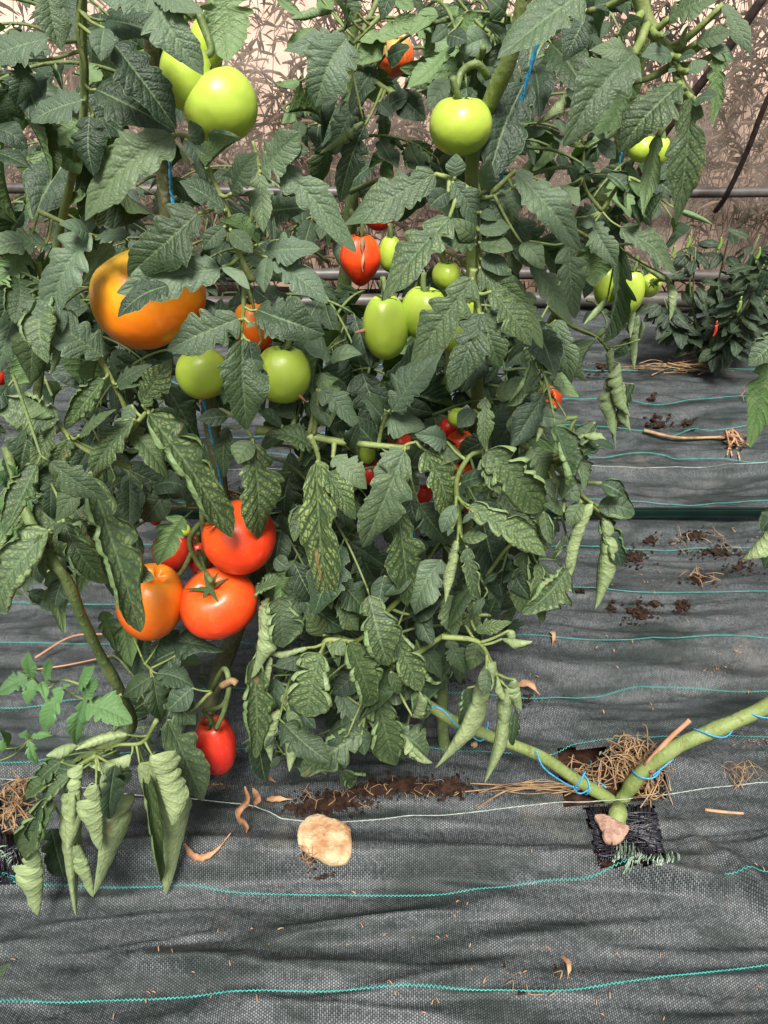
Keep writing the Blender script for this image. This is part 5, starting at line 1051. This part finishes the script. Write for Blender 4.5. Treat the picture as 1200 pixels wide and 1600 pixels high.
rock('stone', [(467, 1315), (475, 1302), (490, 1290), (503, 1289), (517, 1300), (543, 1307), (549, 1317), (548, 1343), (543, 1352), (525, 1357), (507, 1350), (497, 1342), (480, 1337), (468, 1325)], .030, M['stone'], 'pale yellow and orange stone lying on the dark cloth near loose soil', 'stone', 5)
cl = rock('soil_clod', [(924, 1287), (936, 1283), (953, 1288), (965, 1297), (978, 1308), (973, 1317), (956, 1327), (945, 1324), (938, 1311), (932, 1298)], .012, M['clod'], 'flat pinkish brown clod lying in the cut square hole below the stump', 'clod', 9, .012)
def soil_bits(spots, label_name, n_per, r0, r1, mat='crumb', seed=1, kind='stuff', name='soil_crumbs', flat=.6):
    rr = random.Random(seed); mb = MB()
    for (cx, cy, rx, ry, dens) in spots:
        k = int(n_per * dens)
        for _ in range(k):
            a = rr.uniform(0, 6.28); q = abs(rr.gauss(0, .75)); x, y = cx + rx * q * math.cos(a), cy + ry * q * math.sin(a)
            r = (r0 + (r1 - r0) * rr.random() ** 2.5) * (1.25 - .6 * min(1, q)) ; p = G(x, y, .003 + max(0, r * .3))
            mb.chunk(p, max(.0006, r), flat, rr)
    return tag(mb.build(name, M[mat], None, smooth=False), label_name, kind=kind)
soil_bits([(625, 1228, 42, 12, 1.3), (700, 1234, 34, 12, 1.1), (530, 1252, 46, 14, 1.3), (492, 1262, 40, 14, .8), (575, 1238, 30, 10, .6), (655, 1235, 60, 10, .6)], 'ridge of dark loose soil spilled on the cloth above the pale stone', 420, .0012, .0058, seed=1)
soil_bits([(1000, 960, 26, 14, 1), (990, 872, 22, 16, .9), (1085, 838, 22, 10, .6), (1120, 862, 45, 14, .9), (1090, 908, 26, 9, .6), (1150, 888, 40, 12, .4), (1065, 950, 12, 9, .35), (1015, 845, 16, 8, .25), (955, 950, 10, 7, .15), (907, 926, 8, 6, .1), (1023, 945, 10, 6, .12)], 'scattered dark soil heaps on the cloth before the green rail', 190, .0012, .0060, seed=2)
soil_bits([(1030, 662, 40, 9, 1), (965, 660, 12, 8, .3), (1075, 662, 14, 6, .25), (940, 578, 34, 10, .6), (900, 588, 30, 7, .3), (1145, 692, 14, 10, .4), (360, 775, 60, 12, .9), (240, 745, 60, 18, .8), (1020, 620, 14, 5, .15)], 'dark soil crumbs further back on the cloth', 150, .0015, .0075, seed=3)
soil_bits([(485, 1335, 24, 20, .9), (510, 1358, 40, 7, .4), (812, 1552, 24, 12, .2), (872, 1516, 12, 14, .25), (905, 1522, 4, 4, .08), (788, 1508, 4, 5, .1), (498, 1372, 6, 7, .12), (825, 1095, 14, 18, .5), (720, 1065, 16, 14, .4), (960, 1300, 50, 40, .35)], 'small soil crumbs near the stone and on the front cloth', 110, .0007, .0036, seed=4)
soil_bits([(815, 1530, 70, 34, 1), (1150, 1015, 40, 18, .5), (1120, 1048, 40, 16, .5), (340, 1228, 60, 10, .9), (1180, 1160, 30, 8, .4), (600, 1480, 500, 100, .7), (1000, 900, 190, 80, .6)], 'fine reddish grit sprinkled on the cloth', 130, .0004, .0013, 'bark', seed=5)
def straws(spots, lab, n, ln, r, seed, mat='straw', ang=None, name='straw', hgt=.018, bend=.008):
    rr = random.Random(seed); mb = MB()
    for (cx, cy, rx, ry, d_) in spots:
        for _ in range(int(n * d_)):
            x, y = cx + rr.uniform(-rx, rx), cy + rr.uniform(-ry, ry); a = rr.uniform(0, 3.14) if ang is None else rr.gauss(*ang); L = ln * rr.uniform(.35, 1)
            z = rr.uniform(.002, hgt); p = G(x, y, z); d = Vector((math.cos(a), math.sin(a), rr.uniform(-.15, .25))) * L * .5
            m = p + Vector((rr.uniform(-bend, bend), rr.uniform(-bend, bend), rr.uniform(0, bend))); e0, e1 = p - d, p + d
            e0.z = max(e0.z, Hs(e0.x, e0.y) + .003); e1.z = max(e1.z, Hs(e1.x, e1.y) + .003); m.z = max(m.z, Hs(m.x, m.y) + .003)
            mb.tube([e0, m, e1], r * rr.uniform(.5, 1.1), r * .5, 4, 4)
    return tag(mb.build(name, M[mat], None), lab, kind='stuff')
straws([(985, 1195, 32, 20, 1), (1000, 1215, 30, 18, .8), (930, 1215, 45, 12, .7), (1010, 1245, 20, 14, .4), (985, 1175, 20, 12, .4)], 'tangle of dry straw packed behind the forked stump', 52, .055, .0013, 11, bend=.014, hgt=.03)
straws([(868, 1238, 55, 5, 1), (820, 1236, 60, 4, .5)], 'long straws lying flat beside the forked stump', 14, .16, .0012, 12, ang=(0.05, .07), hgt=.012)
straws([(20, 1270, 30, 26, 1), (35, 1245, 18, 14, .5)], 'tangle of dry straw at the left plant base', 48, .05, .0013, 13, bend=.014, hgt=.03)
straws([(1160, 1215, 26, 7, 1)], 'small nest of dry straw on the cloth by the right branch', 20, .05, .0008, 14, bend=.012)
straws([(820, 1555, 50, 20, .3), (530, 1250, 60, 14, 1.2), (478, 1345, 12, 10, .8), (650, 1235, 60, 12, .8)], 'short straw bits mixed with the loose soil', 16, .022, .0008, 15)
straws([(1060, 583, 60, 3, .6), (1090, 575, 34, 9, 1.2), (1040, 580, 60, 2, .3)], 'dry straw at the foot of the pepper plant', 30, .12, .0022, 16, ang=(0, .35), hgt=.03)
straws([(1175, 612, 20, 10, .6), (1150, 692, 18, 10, .7), (1100, 850, 50, 16, .7), (240, 745, 60, 18, 1.5), (380, 775, 60, 10, .8), (1090, 905, 24, 8, .5)], 'straw bits further back on the cloth', 24, .05, .0012, 17)
def twig(pts, r0, r1, mat, label, cat='twig', name='twig', zs=None):
    q = [G(p[0], p[1], p[2]) for p in pts]; mb = MB(); mb.tube(q, r0, r1, 7, 6); return tag(mb.build(name, M[mat], None, q[0]), label, cat)
twig([(1005, 676, .008), (1060, 682, .010), (1130, 689, .010), (1170, 700, .006)], .0050, .0028, 'straw', 'long pale straw-coloured twig lying on the far cloth with a clump at its end')
rrk = random.Random(5); mb = MB()
for k in range(7): mb.tube([G(1132, 686, .01), G(1140 + rrk.uniform(-8, 8), 684 + rrk.uniform(-6, 14), .02), G(1150 + rrk.uniform(-14, 14), 700 + rrk.uniform(-10, 14), .004)], .004, .002, 5, 4)
tag(mb.build('root_clump', M['dry'], None), 'knotted dry root clump at the end of the long pale twig', 'root clump')
mb = MB(); mb.tube([P(1008, 1196, .665), P(1042, 1158, .675), P(1078, 1125, .685)], .0038, .0034, 8, 4); tag(mb.build('stake', M['tan'], None), 'straight reddish brown stick poking up beside the right branch of the stump', 'stick')
twig([(745, 1266, .006), (790, 1243, .012), (840, 1236, .012)], .0014, .001, 'straw', 'thin bent straw lying over the seam left of the stump')
twig([(1100, 1268, .005), (1130, 1272, .005), (1160, 1274, .005)], .0025, .002, 'dry', 'reddish dry scrap at the picture edge near the pale seam')
twig([(60, 1040, .02), (120, 1012, .03), (180, 1002, .02), (230, 1000, .01)], .0022, .0016, 'tan', 'long thin reddish stick lying behind the young bright shoots')
twig([(178, 1030, .01), (110, 1045, .01), (58, 1052, .01)], .0018, .0012, 'tan', 'thin reddish twig behind the bright sprouts, lower than the long stick')
# dry curled leaves
def dry_leaf(pts, w, label, curl=2.2, seed=0, on_ground=True, Y=.5, flat_=False):
    rr = random.Random(seed); q = [G(p[0], p[1], p[2]) if on_ground else P(p[0], p[1], Y) for p in pts]; c = catmull(q, 8); v = []; f = []; nv = 8; m = len(c)
    for i, p in enumerate(c):
        t = i / (m - 1); tn = (c[min(i + 1, m - 1)] - c[max(i - 1, 0)]).normalized(); up = Vector((0, -.5, 1)); sd_ = tn.cross(up).normalized(); up = sd_.cross(tn)
        ww = .6 * w * (.12 + .88 * math.sin(math.pi * min(1, t * 1.15 + .05)) ** .7 if t < .82 else .12 + .3 * (1 - t)) * (1 + .13 * math.sin(i * 1.3 + seed))
        for k in range(nv + 1):
            a = (k / nv - .5) * curl; v.append(p + sd_ * math.sin(a) * ww / max(curl, 1) * 1.4 + up * (1 - math.cos(a)) * ww * .8 + up * rr.uniform(0, .0015))
    for i in range(m - 1):
        for k in range(nv): b = i * (nv + 1) + k; f.append((b, b + 1, b + nv + 2, b + nv + 1))
    o = link('dry_leaf', mesh_from('dry_leaf', [x - q[0] for x in v], f, M['dry'])); o.location = q[0]; return tag(o, label, 'dry leaf', 'fallen dry leaves')
dry_leaf([(290, 1324, .006), (303, 1340, .012), (320, 1344, .012), (340, 1332, .010), (363, 1312, .016)], .013, 'curled tan dry leaf with a raised tip, lying left of the pale stone', seed=1)
dry_leaf([(418, 1254, .008), (435, 1256, .012), (458, 1254, .008)], .012, 'flat brown dry leaf lying on the pale seam above the stone', seed=2)
dry_leaf([(383, 1228), (388, 1250), (376, 1272), (386, 1292), (384, 1312)], .016, 'shrivelled tan leaf dangling below the central foliage', seed=3, on_ground=False, Y=.585, curl=3)
dry_leaf([(400, 1208), (415, 1212), (430, 1222)], .012, 'small shrivelled tan leaf end under the central foliage, beside the dangling one', seed=4, on_ground=False, Y=.585)
dry_leaf([(395, 1230), (403, 1248), (395, 1262)], .013, 'shrivelled tan scrap hanging just right of the dangling dry leaf', seed=5, on_ground=False, Y=.60)
dry_leaf([(878, 1498, .004), (886, 1516, .012), (886, 1532, .004)], .010, 'rusty brown curled leaf bit low on the front cloth', seed=6)
dry_leaf([(860, 990, .004), (864, 1000, .010), (862, 1012, .004)], .012, 'single rusty leaf scrap on the cloth left of the bare middle', seed=7)
dry_leaf([(808, 1078, .012), (825, 1082, .02), (842, 1092, .010)], .018, 'tan crumpled leaf beside the ends of the rolled pale leaves', seed=8)
rr = random.Random(77); mb = MB()
for (x, y) in [(601, 1464), (645, 1469), (683, 1468), (697, 1466), (734, 1480), (565, 1448), (433, 1388), (552, 1398), (757, 1534), (661, 1586), (951, 1558), (829, 1333), (1178, 1355), (1190, 1362), (1158, 1019), (828, 1058), (838, 1061), (820, 1050), (963, 1045), (946, 900), (955, 918), (1005, 912), (1030, 898), (1072, 975), (1090, 833), (23, 1503), (395, 1455), (440, 1455), (855, 1485), (962, 1495), (820, 1522), (1030, 1495), (958, 1020)] + [(rr.uniform(150, 1200), rr.uniform(1390, 1600)) for _ in range(26)] + [(rr.uniform(850, 1200), rr.uniform(830, 1200)) for _ in range(30)]:
    a = rr.uniform(0, 3.14); L = rr.uniform(.003, .0085); p = G(x, y, .0065); d = Vector((math.cos(a), math.sin(a), .2)) * L * .5
    mb.tube([p - d, p + Vector((0, 0, .002)), p + d], rr.uniform(.0005, .0013), .0004, 4, 2)
tag(mb.build('leaf_litter', M['dry'], None), 'tiny tan leaf scraps scattered over the cloth', kind='stuff')
bpy.context.view_layer.update()
print('leaflets', [(p.o.name, p.nl) for p in (pl_l, pl_m, pl_r, pl_b, pl_d, pl_e)], 'objects', len(bpy.data.objects))
